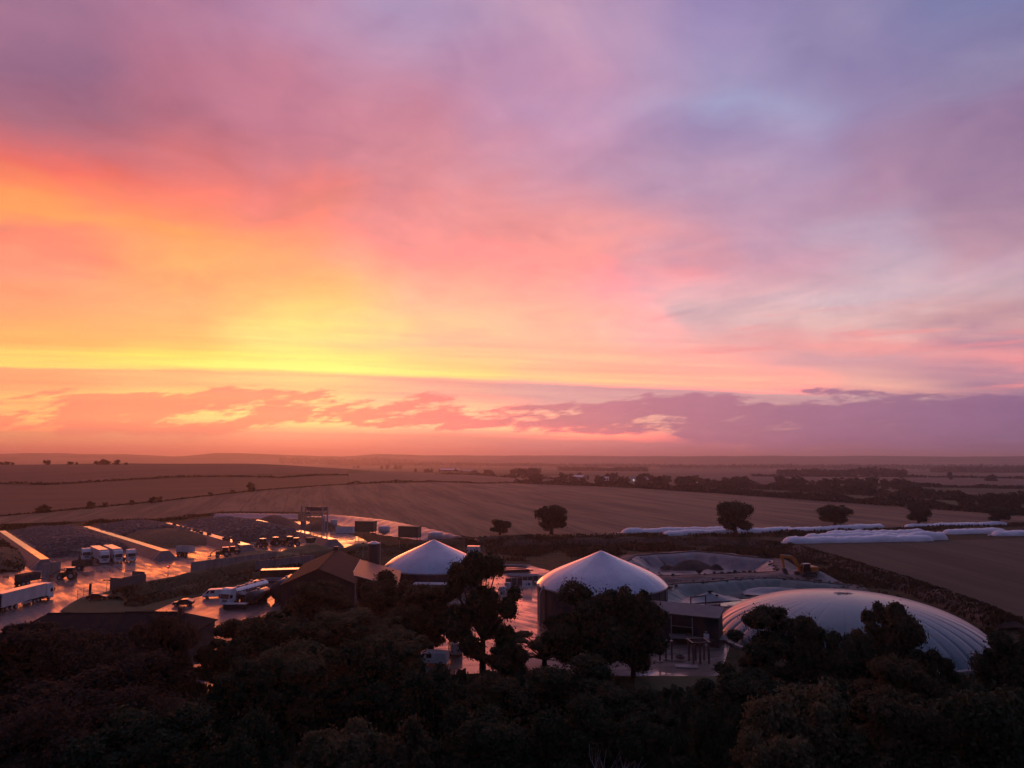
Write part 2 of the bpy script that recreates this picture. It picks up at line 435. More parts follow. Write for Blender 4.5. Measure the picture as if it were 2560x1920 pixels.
def stubble(name, c1, c2, d, period=24.0, fine=3.0, amt=0.5):
    """drilled field: tramlines and rows along direction d"""
    if name in MATS: return MATS[name]
    m = bpy.data.materials.new(name); m.use_nodes = True
    n, l = m.node_tree.nodes, m.node_tree.links; b = NB(n, l); p = n['Principled BSDF']
    g = n.new('ShaderNodeNewGeometry'); s = n.new('ShaderNodeSeparateXYZ'); l.new(g.outputs['Position'], s.inputs[0])
    x, y = s.outputs[0], s.outputs[1]
    k = math.hypot(*d); dx, dy = d[0] / k, d[1] / k
    u = b.m('ADD', b.m('MULTIPLY', x, dx), b.m('MULTIPLY', y, dy))
    v = b.m('SUBTRACT', b.m('MULTIPLY', y, dx), b.m('MULTIPLY', x, dy))
    wob = b.m('MULTIPLY', b.m('SUBTRACT', b.noise(b.xyz(b.m('MULTIPLY', u, 0.004), b.m('MULTIPLY', v, 0.004)), 1.0, 2.0), 0.5), 16.0)
    v = b.m('ADD', v, wob)
    band = b.noise(b.xyz(b.m('MULTIPLY', u, 0.0035), b.m('DIVIDE', v, period)), 1.6, 3.0, 0.6)
    row = b.noise(b.xyz(b.m('MULTIPLY', u, 0.02), b.m('DIVIDE', v, fine)), 1.4, 2.0, 0.6)
    tram = b.sm(b.m('ABSOLUTE', b.m('SINE', b.m('MULTIPLY', v, math.pi / period))), 0.10, 0.0)
    big = b.noise(g.outputs['Position'], 0.006, 4.0, 0.6)
    f = b.m('ADD', b.m('ADD', b.m('MULTIPLY', band, 0.5), b.m('MULTIPLY', row, 0.22)), b.m('MULTIPLY', big, 0.3))
    col = b.mix(b.sm(f, 0.51 - amt * 0.22, 0.51 + amt * 0.22), tuple(c1) + (1,), tuple(c2) + (1,))
    col = b.mix(b.m('MULTIPLY', tram, 0.45), col, tuple(q * 0.55 for q in c2) + (1,))
    l.new(col, p.inputs['Base Color'])
    p.inputs['Roughness'].default_value = 0.9; p.inputs['Specular IOR Level'].default_value = 0.15
    MATS[name] = m
    return m

def patchwork(name):
    m = bpy.data.materials.new(name); m.use_nodes = True
    n, l = m.node_tree.nodes, m.node_tree.links; b = NB(n, l); p = n['Principled BSDF']
    g = n.new('ShaderNodeNewGeometry'); s = n.new('ShaderNodeSeparateXYZ'); l.new(g.outputs['Position'], s.inputs[0])
    r = b.m('SQRT', b.m('ADD', b.m('MULTIPLY', s.outputs[0], s.outputs[0]), b.m('MULTIPLY', s.outputs[1], s.outputs[1])))
    vo = n.new('ShaderNodeTexVoronoi'); vo.voronoi_dimensions = '2D'; vo.distance = 'MANHATTAN'; vo.inputs['Scale'].default_value = 0.0022
    l.new(g.outputs['Position'], vo.inputs['Vector'])
    sc = n.new('ShaderNodeSeparateColor'); l.new(vo.outputs['Color'], sc.inputs[0])
    fields = b.ramp(sc.outputs[0], [(0.0, (0.10, 0.085, 0.04, 1)), (0.3, (0.16, 0.12, 0.07, 1)), (0.55, (0.07, 0.075, 0.03, 1)), (0.75, (0.2, 0.15, 0.09, 1)), (1.0, (0.09, 0.07, 0.045, 1))], 'CONSTANT')
    nz = b.noise(g.outputs['Position'], 0.35, 6.0, 0.65)
    grass = b.mix(b.sm(nz, 0.35, 0.65), (0.034, 0.036, 0.016, 1), (0.075, 0.06, 0.032, 1))
    l.new(b.mix(b.sm(r, 420.0, 560.0), grass, fields), p.inputs['Base Color'])
    p.inputs['Roughness'].default_value = 0.95; p.inputs['Specular IOR Level'].default_value = 0.1
    MATS[name] = m
    return m

M_ground = patchwork('ground_grass')
M_yard = wet('wet_concrete', (0.065, 0.054, 0.048), (0.115, 0.098, 0.088))
M_top = wet('wet_wall_top', (0.12, 0.10, 0.09), (0.2, 0.18, 0.16), r_lo=0.015, r_hi=0.06, sc=0.25, dry=0.8)
M_road = wet('wet_tarmac', (0.045, 0.045, 0.05), (0.08, 0.078, 0.08), d=(0.2, 0.98), r_lo=0.04, r_hi=0.2, dry=0.3)
M_dirt = wet('wet_hardcore', (0.09, 0.075, 0.06), (0.16, 0.135, 0.11), d=(0.95, 0.3), r_lo=0.02, r_hi=0.3, sc=0.07, dry=0.1)
M_conc = pm('concrete', (0.30, 0.28, 0.26), (0.20, 0.185, 0.17), 0.5, 0.55, bump=0.02, stretch=(1, 1, 0.3))
M_sheet = pm('clamp_sheet', (0.10, 0.092, 0.10), (0.06, 0.056, 0.062), 0.5, 0.55, bump=0.08, bscale=0.9)
M_silcover = pm('silage_cover', (0.045, 0.05, 0.045), (0.10, 0.10, 0.09), 1.3, 0.6, bump=0.12, bscale=1.6)
M_tyre = pm('tyre_rubber', (0.022, 0.021, 0.02), (0.04, 0.038, 0.036), 3.0, 0.65)
M_silage = pm('open_silage', (0.16, 0.10, 0.045), (0.10, 0.062, 0.03), 0.7, 0.9, bump=0.25, bscale=2.0)
M_grainheap = pm('heap_chaff', (0.24, 0.18, 0.085), (0.17, 0.125, 0.06), 0.6, 0.9, bump=0.2, bscale=2.0)
M_dark = pm('dark_muck', (0.035, 0.028, 0.022), (0.06, 0.045, 0.034), 0.8, 0.8, bump=0.2)
M_white = pm('white_paint', (0.78, 0.78, 0.78), (0.66, 0.66, 0.66), 0.9, 0.28, spec=0.5, coat=0.3)
M_offwhite = pm('trailer_white', (0.62, 0.60, 0.60), (0.50, 0.485, 0.48), 0.5, 0.4, stretch=(1, 1, 0.3))
M_glass = pm('dark_glass', (0.015, 0.017, 0.02), (0.02, 0.022, 0.026), 1.0, 0.06, spec=0.6)
M_black = pm('black_plastic', (0.02, 0.02, 0.022), (0.03, 0.03, 0.032), 2.0, 0.5)
M_chassis = pm('chassis_steel', (0.05, 0.05, 0.052), (0.08, 0.075, 0.07), 2.0, 0.5, metal=0.3)
M_rim = pm('wheel_rim', (0.5, 0.5, 0.52), (0.4, 0.4, 0.42), 2.0, 0.35, metal=0.6)
M_silver = pm('polished_tank', (0.62, 0.62, 0.64), (0.5, 0.5, 0.52), 1.0, 0.22, metal=0.85)
M_lamp = pm('headlamp', (0.7, 0.7, 0.72), (0.6, 0.6, 0.62), 1.0, 0.1)
M_red = pm('red_lamp', (0.45, 0.03, 0.02), (0.35, 0.02, 0.015), 1.0, 0.2)
M_redcar = pm('red_car_paint', (0.16, 0.02, 0.02), (0.12, 0.015, 0.015), 1.0, 0.2, coat=0.6)
M_darkcar = pm('black_car_paint', (0.02, 0.02, 0.024), (0.03, 0.03, 0.034), 1.0, 0.18, coat=0.8)
M_bluecar = pm('blue_car_paint', (0.05, 0.06, 0.10), (0.04, 0.05, 0.08), 1.0, 0.2, coat=0.6)
M_green = pm('green_container', (0.045, 0.085, 0.055), (0.06, 0.10, 0.07), 0.8, 0.5)
M_orange = pm('orange_digger', (0.62, 0.22, 0.03), (0.5, 0.17, 0.025), 0.8, 0.4)
M_tractor = pm('green_tractor', (0.03, 0.07, 0.03), (0.025, 0.055, 0.025), 1.0, 0.4)
M_dkblue = pm('blue_machine', (0.04, 0.05, 0.09), (0.03, 0.04, 0.07), 1.0, 0.4)
M_darktank = pm('dark_tank', (0.03, 0.032, 0.032), (0.045, 0.045, 0.044), 0.5, 0.24, spec=0.6)
M_blackwall = pm('black_cladding', (0.018, 0.018, 0.02), (0.028, 0.027, 0.027), 0.5, 0.55)
M_barnroof = pm('barn_roof', (0.026, 0.019, 0.015), (0.019, 0.015, 0.013), 0.35, 0.85, spec=0.2, bump=0.02, stretch=(1, 1, 1))
M_leanroof = pm('steel_roof', (0.06, 0.036, 0.03), (0.042, 0.028, 0.025), 0.35, 0.46)
M_greyroof = pm('fibre_roof', (0.13, 0.125, 0.12), (0.095, 0.09, 0.09), 0.4, 0.6)
M_slate = pm('dark_slate_roof', (0.014, 0.013, 0.013), (0.022, 0.019, 0.018), 0.6, 0.85, spec=0.15, bump=0.02)
M_brick = pm('dark_brick', (0.07, 0.045, 0.035), (0.05, 0.035, 0.03), 1.5, 0.8)
M_teal = pm('teal_cladding', (0.025, 0.05, 0.05), (0.02, 0.04, 0.042), 0.5, 0.5)
M_panel = pm('grey_panel', (0.22, 0.22, 0.235), (0.16, 0.16, 0.17), 0.5, 0.5, stretch=(1, 1, 0.2))
M_membrane = pm('white_membrane', (0.36, 0.44, 0.53), (0.29, 0.36, 0.45), 0.3, 0.26, spec=0.8, bump=0.01, bscale=0.5, coat=1.0, stretch=(1, 1, 0.25))
M_gas = pm('grey_green_membrane', (0.085, 0.165, 0.175), (0.06, 0.125, 0.145), 0.12, 0.30, spec=0.5, coat=0.35)
M_tankwall = pm('tank_cladding', (0.03, 0.032, 0.036), (0.045, 0.045, 0.05), 0.5, 0.5)
M_galv = pm('galvanised', (0.42, 0.42, 0.44), (0.32, 0.32, 0.34), 1.2, 0.42, metal=0.5)
M_pipe = pm('black_pipe', (0.02, 0.021, 0.024), (0.03, 0.03, 0.033), 1.0, 0.35)
M_bag = pm('white_silage_film', (0.80, 0.80, 0.83), (0.70, 0.70, 0.74), 0.35, 0.30, bump=0.10, bscale=0.7, coat=0.25)
M_liner = pm('grey_liner', (0.15, 0.146, 0.158), (0.09, 0.088, 0.097), 0.35, 0.42, bump=0.06, bscale=0.5)
M_greenliner = pm('green_liner', (0.075, 0.135, 0.12), (0.052, 0.098, 0.088), 0.3, 0.36, bump=0.06, bscale=0.6)
M_linersheet = pm('pale_liner_sheet', (0.15, 0.185, 0.19), (0.11, 0.14, 0.15), 0.3, 0.3, bump=0.05, bscale=0.5)
M_chalk = pm('chalk_spoil', (0.40, 0.36, 0.33), (0.22, 0.19, 0.17), 0.35, 0.9, bump=0.25, bscale=0.9)
M_track = pm('chalk_track', (0.21, 0.17, 0.15), (0.075, 0.056, 0.045), 0.4, 0.85, bump=0.1, bscale=1.2, stretch=(0.3, 1.2, 1))
M_earth = pm('rough_earth', (0.085, 0.062, 0.045), (0.05, 0.04, 0.028), 0.3, 0.95, bump=0.25, bscale=1.2)
M_bank = pm('bank_turf', (0.05, 0.048, 0.022), (0.085, 0.066, 0.034), 0.5, 0.95, bump=0.2, bscale=2.0)
M_lawn = pm('verge_grass', (0.055, 0.066, 0.024), (0.075, 0.078, 0.03), 0.6, 0.95, bump=0.05, bscale=3.0)
M_kerb = pm('kerb_concrete', (0.32, 0.30, 0.28), None, 1.0, 0.5)
M_timber = pm('weathered_timber', (0.14, 0.10, 0.07), (0.09, 0.065, 0.05), 1.0, 0.8, stretch=(1, 1, 0.2))
M_bark = pm('bark', (0.035, 0.028, 0.022), (0.055, 0.045, 0.035), 2.0, 0.9, bump=0.03)
M_water = pm('still_water', (0.02, 0.018, 0.016), (0.024, 0.02, 0.018), 0.2, 0.02, spec=0.55, bump=0.002, bscale=0.5)
M_leafA = pm('leaf_dark_green', (0.036, 0.055, 0.030), (0.062, 0.076, 0.040), 0.55, 0.75, spec=0.08, transl=0.25)
M_leafB = pm('leaf_brown_green', (0.075, 0.078, 0.042), (0.115, 0.095, 0.05), 0.5, 0.75, spec=0.08, transl=0.3)
M_leafC = pm('leaf_autumn', (0.085, 0.06, 0.04), (0.06, 0.046, 0.034), 0.5, 0.75, spec=0.08, transl=0.3)
M_leafD = pm('leaf_olive', (0.10, 0.105, 0.055), (0.155, 0.135, 0.07), 0.5, 0.75, spec=0.08, transl=0.3)
M_leafFar = pm('leaf_far', (0.024, 0.026, 0.012), (0.042, 0.036, 0.017), 0.05, 0.8, spec=0.1)
M_grass = pm('dry_grass', (0.075, 0.055, 0.03), (0.045, 0.04, 0.02), 0.25, 0.9, spec=0.1, transl=0.2)
M_grass2 = pm('bank_grass', (0.04, 0.042, 0.018), (0.07, 0.056, 0.028), 0.3, 0.9, spec=0.1, transl=0.2)

# ================================================================ terrain
def hgt(x, y):
    r = math.hypot(x, y); a = math.degrees(math.atan2(x, y))
    w = (1 - ss(-21, -1, a)) * ss(-150, -90, a)
    h = 24.5 * ss(370, 1030, r) * w * (1 - ss(1050, 2000, r))
    h += 2.0 * fbm(x * 0.004, y * 0.004, 1.0, 2) * ss(420, 800, r) * (0.4 + 0.6 * w)
    h -= 13.0 * ss(1050, 3200, r)
    if r > 3000:
        eye = 32 + (31 - 17 * ss(-38, 38, a))
        n = 1.0 + (0.30 - 0.16 * ss(-25, 5, a)) * fbm(a * 0.17, 3.0, 0.0, 4)
        ridge = (eye + 13) * n
        h += ridge * ss(4300, 6500, r) * (1 - 0.25 * ss(7000, 12000, r))
        h += 6.0 * (0.3 + fbm(x * 0.0008, y * 0.0008, 7.0, 3)) * ss(3000, 4200, r) * (1 - ss(5000, 6500, r))
    return h

def GT(px, py, dz=0.0):
    d = Vector(ray(px, py)).normalized(); t = 60.0; p = Vector((0, 0, CAM_H))
    last = t
    while t < 15000:
        q = p + d * t
        if q.z <= hgt(q.x, q.y) + dz:
            lo, hi = last, t
            for _ in range(24):
                mid = (lo + hi) / 2; q = p + d * mid
                if q.z <= hgt(q.x, q.y) + dz: hi = mid
                else: lo = mid
            q = p + d * hi
            return Vector((q.x, q.y, hgt(q.x, q.y)))
        last = t; t *= 1.012
    q = p + d * 9000
    return Vector((q.x, q.y, hgt(q.x, q.y)))

def build_ground():
    azs = [-180 + 6 * i for i in range(22)] + [-50 + 0.5 * i for i in range(201)] + [56 + 6 * i for i in range(21)]
    rs = [25, 60, 110, 170, 240, 310, 360]
    while rs[-1] < 14500: rs.append(rs[-1] * 1.055)
    m = MB(); rows = []
    for r in rs:
        rows.append([(r * math.sin(RAD(a)), r * math.cos(RAD(a)), hgt(r * math.sin(RAD(a)), r * math.cos(RAD(a)))) for a in azs])
    m.loft(rows, closed=True)
    m.f.append(tuple(range(len(azs) - 1, -1, -1)))
    o = m.build('ground', M_ground, smooth=True)
    tag(o, kind='structure')
build_ground()

def sheet(name, poly, z, mat, kind='structure', th=0.0):
    """flat polygon surface at height z"""
    me = bpy.data.meshes.new(name)
    bm = bmesh.new()
    vs = [bm.verts.new((p[0], p[1], z)) for p in poly]
    f = bm.faces.new(vs)
    bmesh.ops.triangulate(bm, faces=[f])
    bmesh.ops.recalc_face_normals(bm, faces=bm.faces)
    if bm.faces and sum(q.normal.z for q in bm.faces) < 0: bmesh.ops.reverse_faces(bm, faces=bm.faces)
    bm.to_mesh(me); bm.free()
    o = bpy.data.objects.new(name, me); link(o); me.materials.append(mat)
    return tag(o, kind=kind)

def resample(pts, n):
    P = [Vector((p[0], p[1])) for p in pts]
    L = [0]
    for a, b in zip(P, P[1:]): L.append(L[-1] + (b - a).length)
    out = []
    for i in range(n):
        t = L[-1] * i / (n - 1)
        for k in range(len(L) - 1):
            if t <= L[k + 1] + 1e-6:
                f = (t - L[k]) / max(1e-6, L[k + 1] - L[k]); out.append(P[k].lerp(P[k + 1], f)); break
    return out

def field(name, near, far, mat, nv=26, dz=0.35, n=60):
    a = [GT(*p) for p in near]; b = [GT(*p) for p in far]
    A, B = resample(a, n), resample(b, n)
    rows = []
    for j in range(nv + 1):
        t = j / nv
        row = []
        for p, q in zip(A, B):
            w = p.lerp(q, t)
            row.append((w.x, w.y, hgt(w.x, w.y) + dz))
        rows.append(row)
    m = MB(); m.loft(rows)
    o = m.build(name, mat, smooth=True)
    return tag(o, kind='structure')

S1 = stubble('stubble_main', (0.28, 0.19, 0.105), (0.13, 0.095, 0.06), (-0.254, 0.967), 24, 4.0, 0.42)
S2 = stubble('stubble_hill', (0.20, 0.115, 0.06), (0.15, 0.09, 0.05), (0.8, 0.6), 36, 5, 0.6)
S3 = stubble('stubble_upper', (0.19, 0.105, 0.07), (0.14, 0.08, 0.055), (0.5, 0.86), 40, 6, 0.5)
S4 = stubble('stubble_right', (0.105, 0.088, 0.052), (0.06, 0.052, 0.034), (0.02, 1.0), 18, 2.5, 0.5)
S5 = stubble('pasture', (0.10, 0.10, 0.042), (0.08, 0.08, 0.035), (0.7, 0.7), 40, 6, 0.5)
S6 = stubble('stubble_pale', (0.19, 0.13, 0.085), (0.15, 0.10, 0.07), (0.6, 0.8), 30, 5, 0.5)
field('field', [(-260, 1320), (0, 1311), (230, 1305), (415, 1297), (560, 1280), (700, 1281), (800, 1283), (1000, 1311), (1200, 1349), (1380, 1343), (1560, 1338), (1900, 1330), (2200, 1322), (2560, 1306), (2700, 1300)],
      [(-260, 1312), (0, 1293), (230, 1272), (415, 1254), (560, 1237), (620, 1231), (700, 1224), (860, 1213), (1000, 1208), (1100, 1206), (1290, 1209), (1600, 1221), (1900, 1241), (2560, 1289), (2700, 1298)], S1, n=90)
field('field', [(-260, 1311), (0, 1292), (230, 1271), (415, 1253), (560, 1236), (700, 1223), (870, 1212)],
      [(-260, 1230), (0, 1211), (110, 1214), (250, 1206), (450, 1195), (540, 1193), (870, 1189)], S2, dz=0.5)
field('field', [(-260, 1229), (0, 1210), (110, 1213), (250, 1205), (450, 1194), (540, 1192), (870, 1188)],
      [(-260, 1168), (0, 1163), (150, 1163), (300, 1163), (500, 1163), (700, 1166), (870, 1174)], S3, dz=0.6)
field('field', [(872, 1212), (1000, 1207), (1100, 1205), (1290, 1208)], [(872, 1185), (1000, 1182), (1100, 1183), (1290, 1194)], S6, dz=0.6)
field('field', [(1700, 1228), (2000, 1248), (2560, 1287)], [(1850, 1222), (2100, 1237), (2560, 1262)], S5, dz=0.5)
field('field', [(2250, 1226), (2560, 1236)], [(2250, 1219), (2560, 1222)], S5, dz=0.6)
field('field', [(1700, 1201), (1950, 1205), (2250, 1213), (2560, 1218)], [(1700, 1176), (1950, 1176), (2250, 1182), (2560, 1190)], S6, dz=0.7)
field('field', [(2000, 1362), (2200, 1358), (2400, 1350), (2600, 1345), (2900, 1345)], [(2420, 1540), (2480, 1545), (2560, 1560), (2650, 1570), (2900, 1600)], S4, dz=0.02)
# ================================================================ yards, roads, verges
def px_poly(pts, z=0.0): return [G(p[0], p[1], z) for p in pts]
sheet('clamp_yard', px_poly([(-60, 1345), (0, 1330), (220, 1311), (415, 1301), (560, 1290), (740, 1296), (835, 1322), (905, 1346), (950, 1372), (880, 1386), (700, 1404), (480, 1436), (330, 1460), (265, 1482), (200, 1499), (150, 1530), (75, 1576), (-60, 1600)]), 0.02, M_yard)
sheet('lower_yard', px_poly([(385, 1527), (440, 1504), (520, 1488), (640, 1462), (720, 1440), (800, 1440), (800, 1560), (690, 1575), (610, 1600), (560, 1650), (520, 1740), (430, 1740), (480, 1640), (500, 1580), (470, 1540)]), 0.02, M_road)
sheet('plant_yard', px_poly([(890, 1470), (960, 1450), (1210, 1420), (1330, 1415), (1420, 1440), (1700, 1485), (1830, 1560), (1830, 1600), (1800, 1690), (1500, 1690), (1330, 1676), (900, 1700), (860, 1600)]), 0.024, M_dirt)
sheet('concrete_apron', px_poly([(1190, 1480), (1345, 1466), (1345, 1500), (1420, 1560), (1490, 1600), (1440, 1640), (1200, 1640), (1090, 1600), (1060, 1560)]), 0.030, M_yard)

def bank(name, line, half, h, mat, label, cat, seed=0, n=70, tuft=None):
    """long earth bank along a ground line, uneven top"""
    P = resample(line, n); rows = []
    for i, p in enumerate(P):
        d = (P[min(n - 1, i + 1)] - P[max(0, i - 1)]).normalized(); nn = Vector((-d.y, d.x))
        e = min(1.0, min(i, n - 1 - i) / 4.0)
        row = []
        for k in range(9):
            t = -1 + 2 * k / 8
            z = h * (1 - abs(t) ** 1.8) * (0.35 + 0.65 * e) * (1 + 0.25 * fbm(p.x * 0.08 + seed, p.y * 0.08, t, 3))
            q = p + nn * (t * half)
            row.append((q.x, q.y, max(-0.05, z) - (0.3 if k in (0, 8) else 0)))
        rows.append(row)
    m = MB(); m.loft(rows)
    t = thing(name, label, cat)
    m.build('turf', mat, t, smooth=True)
    if tuft:
        g = scatter_line(P, half * 0.95, h, tuft[0], tuft[1], seed); o = g.build('grass', tuft[2], t); tag(o, kind='stuff')
    return t

def blade(m, x, y, z, s, rng):
    a = rng.uniform(0, math.pi * 2); w = s * rng.uniform(0.25, 0.5); lx, ly = rng.uniform(-.4, .4) * s, rng.uniform(-.4, .4) * s
    dx, dy = math.cos(a) * w, math.sin(a) * w
    m.add([(x - dx, y - dy, z - 0.08), (x + dx, y + dy, z - 0.08), (x + lx + dx * .5, y + ly + dy * .5, z + s), (x + lx - dx * .5, y + ly - dy * .5, z + s * 0.9)], [(0, 1, 2, 3)])

def scatter_line(P, half, h, n, s, seed):
    rng = random.Random(seed); m = MB()
    for _ in range(n):
        i = rng.randrange(len(P) - 1); p = P[i].lerp(P[i + 1], rng.random())
        d = (P[i + 1] - P[i]).normalized(); nn = Vector((-d.y, d.x)); t = rng.uniform(-1, 1)
        q = p + nn * (t * half); z = h * (1 - abs(t) ** 1.8) * 0.9
        blade(m, q.x, q.y, z - 0.15, s * rng.uniform(0.5, 1.3), rng)
    return m

# verge between the gate and the hut, with a kerb on its yard side
vl = px_poly([(150, 1529), (198, 1498), (268, 1480), (330, 1460), (420, 1444), (480, 1436), (520, 1452), (440, 1503), (388, 1526), (300, 1531), (200, 1534)])
sheet('verge', vl, 0.10, M_lawn)
kb = resample(px_poly([(152, 1534), (150, 1529), (170, 1513), (198, 1498), (268, 1480), (330, 1460), (480, 1436)]), 40)
m = MB()
for a, b in zip(kb, kb[1:]):
    c = (a + b) / 2; m.box((c.x, c.y, 0.07), ((b - a).length + 0.05, 0.18, 0.14), math.atan2(b.y - a.y, b.x - a.x))
tag(m.build('kerb', M_kerb), kind='structure')
bank('grass_bank', px_poly([(290, 1500), (400, 1478), (520, 1448), (640, 1424), (760, 1406), (870, 1390), (960, 1378)]), 3.2, 2.6, M_bank, 'long dark grass bank below the concrete retaining wall', 'bank', 3, tuft=(5200, 0.5, M_grass2))
bank('grass_bank', px_poly([(330, 1516), (430, 1490), (520, 1468), (600, 1450), (700, 1430), (760, 1420)]), 2.6, 1.6, M_bank, 'lower dark grass bank behind the white van and black car', 'bank', 8, tuft=(3600, 0.5, M_grass2))
bank('grass_bank', [(-262, 330), (-228, 296), (-196, 262), (-170, 232), (-158, 214), (-150, 200)], 13, 4.2, M_bank, 'dark sloping grass bank left of the leftmost silage clamp', 'bank', 5, tuft=(5200, 0.7, M_grass2))
bank('grass_bank', px_poly([(860, 1402), (960, 1386), (1080, 1368), (1200, 1360), (1330, 1352)]), 4.0, 2.4, M_bank, 'grass bank behind the smaller dome below the green containers', 'bank', 12, tuft=(4200, 0.6, M_grass2))

# ================================================================ silage clamps
CD = Vector((0.66, -0.75)).normalized()
WT = 2.6
def clamp_wall(far, near, label, top=3.2, base=3.4, z=WT):
    a, b = G(*far, z), G(*near, z)
    a, b = Vector((a.x, a.y)), Vector((b.x, b.y))
    d = (b - a).normalized(); n = Vector((-d.y, d.x)); L = (b - a).length
    t = thing('clamp_wall', label, 'wall', (a.x, a.y, 0), math.atan2(d.y, d.x))
    k = int(L / 2.4); rows = []
    m = MB()
    h = top / 2; w = h + base * 0.75
    # sloping faces as separate precast panels
    mesh = None
    P = MB(); P.add([(0.03, 0, 0), (2.37, 0, 0), (2.37, w - h, z), (0.03, w - h, z), (0.03, 0, -.3), (2.37, 0, -.3), (2.37, w - h, z - .3), (0.03, w - h, z - .3)],
                    [(0, 1, 2, 3), (5, 4, 7, 6), (0, 4, 5, 1), (1, 5, 6, 2), (2, 6, 7, 3), (3, 7, 4, 0)])
    mesh = P.mesh('panel'); mesh.materials.append(M_sheet)
    for s in (-1, 1):
        for i in range(k):
            o = bpy.data.objects.new('panel', mesh); link(o); o.parent = t
            o.location = (i * 2.4 + (0 if s < 0 else 2.4), s * w, 0); o.rotation_euler = (0, 0, 0 if s < 0 else math.pi)
    m.add([(0, -h, z - .02), (L, -h, z - .02), (L, h, z - .02), (0, h, z - .02), (0, -w + .1, -.1), (L + .1, -w + .1, -.1), (L + .1, w - .1, -.1), (0, w - .1, -.1)],
          [(0, 1, 2, 3), (4, 7, 6, 5), (3, 2, 6, 7), (0, 4, 5, 1), (0, 3, 7, 4)])
    m.build('core', M_conc, t)
    # sloping near end
    e = MB(); e.add([(L, -h, z), (L, h, z), (L + base, w * .8, 0), (L + base, -w * .8, 0), (L, -w, 0), (L, w, 0)], [(0, 3, 2, 1), (0, 4, 3), (1, 2, 5)])
    e.build('end_slope', M_sheet, t)
    c = MB(); rr = random.Random(int(L * 10))
    c.add([(0, -h - .15, z + .03), (L + .1, -h - .15, z + .03), (L + .1, h + .15, z + .03), (0, h + .15, z + .03)], [(0, 1, 2, 3)])
    c.build('wet_top', M_top, t)
    return t, a, d, n, L
W = []
W.append(clamp_wall((5, 1327), (112, 1398), 'leftmost silage clamp wall with its wet orange top beside the grass bank', top=1.9))
W.append(clamp_wall((215, 1316), (413, 1377), 'silage clamp wall ending in a sloping block right of the parked white lorries', top=2.3))
W.append(clamp_wall((415, 1307), (615, 1362), 'silage clamp wall with dark tyres along its glowing wet top', top=2.9))
W.append(clamp_wall((640, 1300), (832, 1348), 'rightmost long silage clamp wall in front of the steel gantry', top=2.7))

def mound(name, wa, wb, s0, s1, h, mat, label, cat, tyres=0, seed=0, endlen=9.0, side=0.0, inset=1.5, edge=2.4):
    """heap filling the bay between two walls from s0 to s1 along the bay, metres from the far end"""
    _, a, d, n, L = W[wa]; _, a2, d2, n2, L2 = W[wb]
    mids = (a + a2) / 2
    width = (a2 - a).dot(n) ; off = (a2 - a).dot(d)
    # centre line starts level with the first wall's far end
    hw = abs(width) / 2 - inset
    base = a + n * (width / 2)
    nu, nv = 56, 30; rows = []; hts = {}
    for i in range(nu + 1):
        s = s0 + (s1 - s0) * i / nu; row = []
        for j in range(nv + 1):
            t = -1 + 2 * j / nv
            e = min(1.0, (i / nu) * (s1 - s0) / 6.0, (1 - i / nu) * (s1 - s0) / endlen)
            z = (edge + (h - edge) * (1 - abs(t) ** 2.2)) * math.sin(e * math.pi / 2) ** 0.8
            q = base + d * s + n * (t * hw)
            z += 0.55 * fbm(q.x * 0.09, q.y * 0.09, seed, 3) * min(1, z) + 0.12 * fbm(q.x * 0.5, q.y * 0.5, seed, 3) * min(1, z)
            row.append((q.x, q.y, max(0.0, z) + (side * (1 - e * .999) if side else 0)))
        rows.append(row)
    t = thing(name, label, cat)
    m = MB(); m.loft(rows); m.build('surface', mat, t, smooth=True)
    if tyres:
        rng = random.Random(seed); g = MB()
        prof = [(0.52, 0.0), (0.58, 0.12), (0.46, 0.26), (0.28, 0.2)]
        for _ in range(tyres):
            i, j = rng.randrange(1, nu), rng.randrange(1, nv)
            p, q, r_ = Vector(rows[i][j]), Vector(rows[i + 1][j] if i < nu else rows[i][j]), Vector(rows[i][j + 1])
            c = p + (q - p) * rng.random() + (r_ - p) * rng.random()
            if c.z < 0.4: continue
            g.lathe([(r * rng.uniform(.8, 1.15), z) for r, z in prof], 7, (c.x, c.y, c.z - 0.05))
        tag(g.build('tyre_cover', M_tyre2, t), kind='stuff')
    return t
M_tyre2 = pm('dusty_tyres', (0.10, 0.095, 0.09), (0.045, 0.043, 0.042), 0.6, 0.55)
mound('silage_heap', 0, 1, 2, 84, 4.4, M_silcover, 'leftmost covered silage heap weighted with tyres behind the white lorries', 'silage heap', 2600, 1, 14)
mound('silage_heap', 1, 2, 0, 52, 4.7, M_silcover, 'middle covered silage heap with net lines behind the brown open face', 'silage heap', 1500, 2, 10)
mound('open_silage', 1, 2, 44, 80, 4.4, M_silage, 'brown open silage heap between the two sloping clamp walls', 'silage heap', 0, 7, 18, edge=1.2)
mound('silage_heap', 2, 3, 6, 78, 4.9, M_silcover, 'rear covered silage heap behind the group of tractors', 'silage heap', 2100, 3, 12)

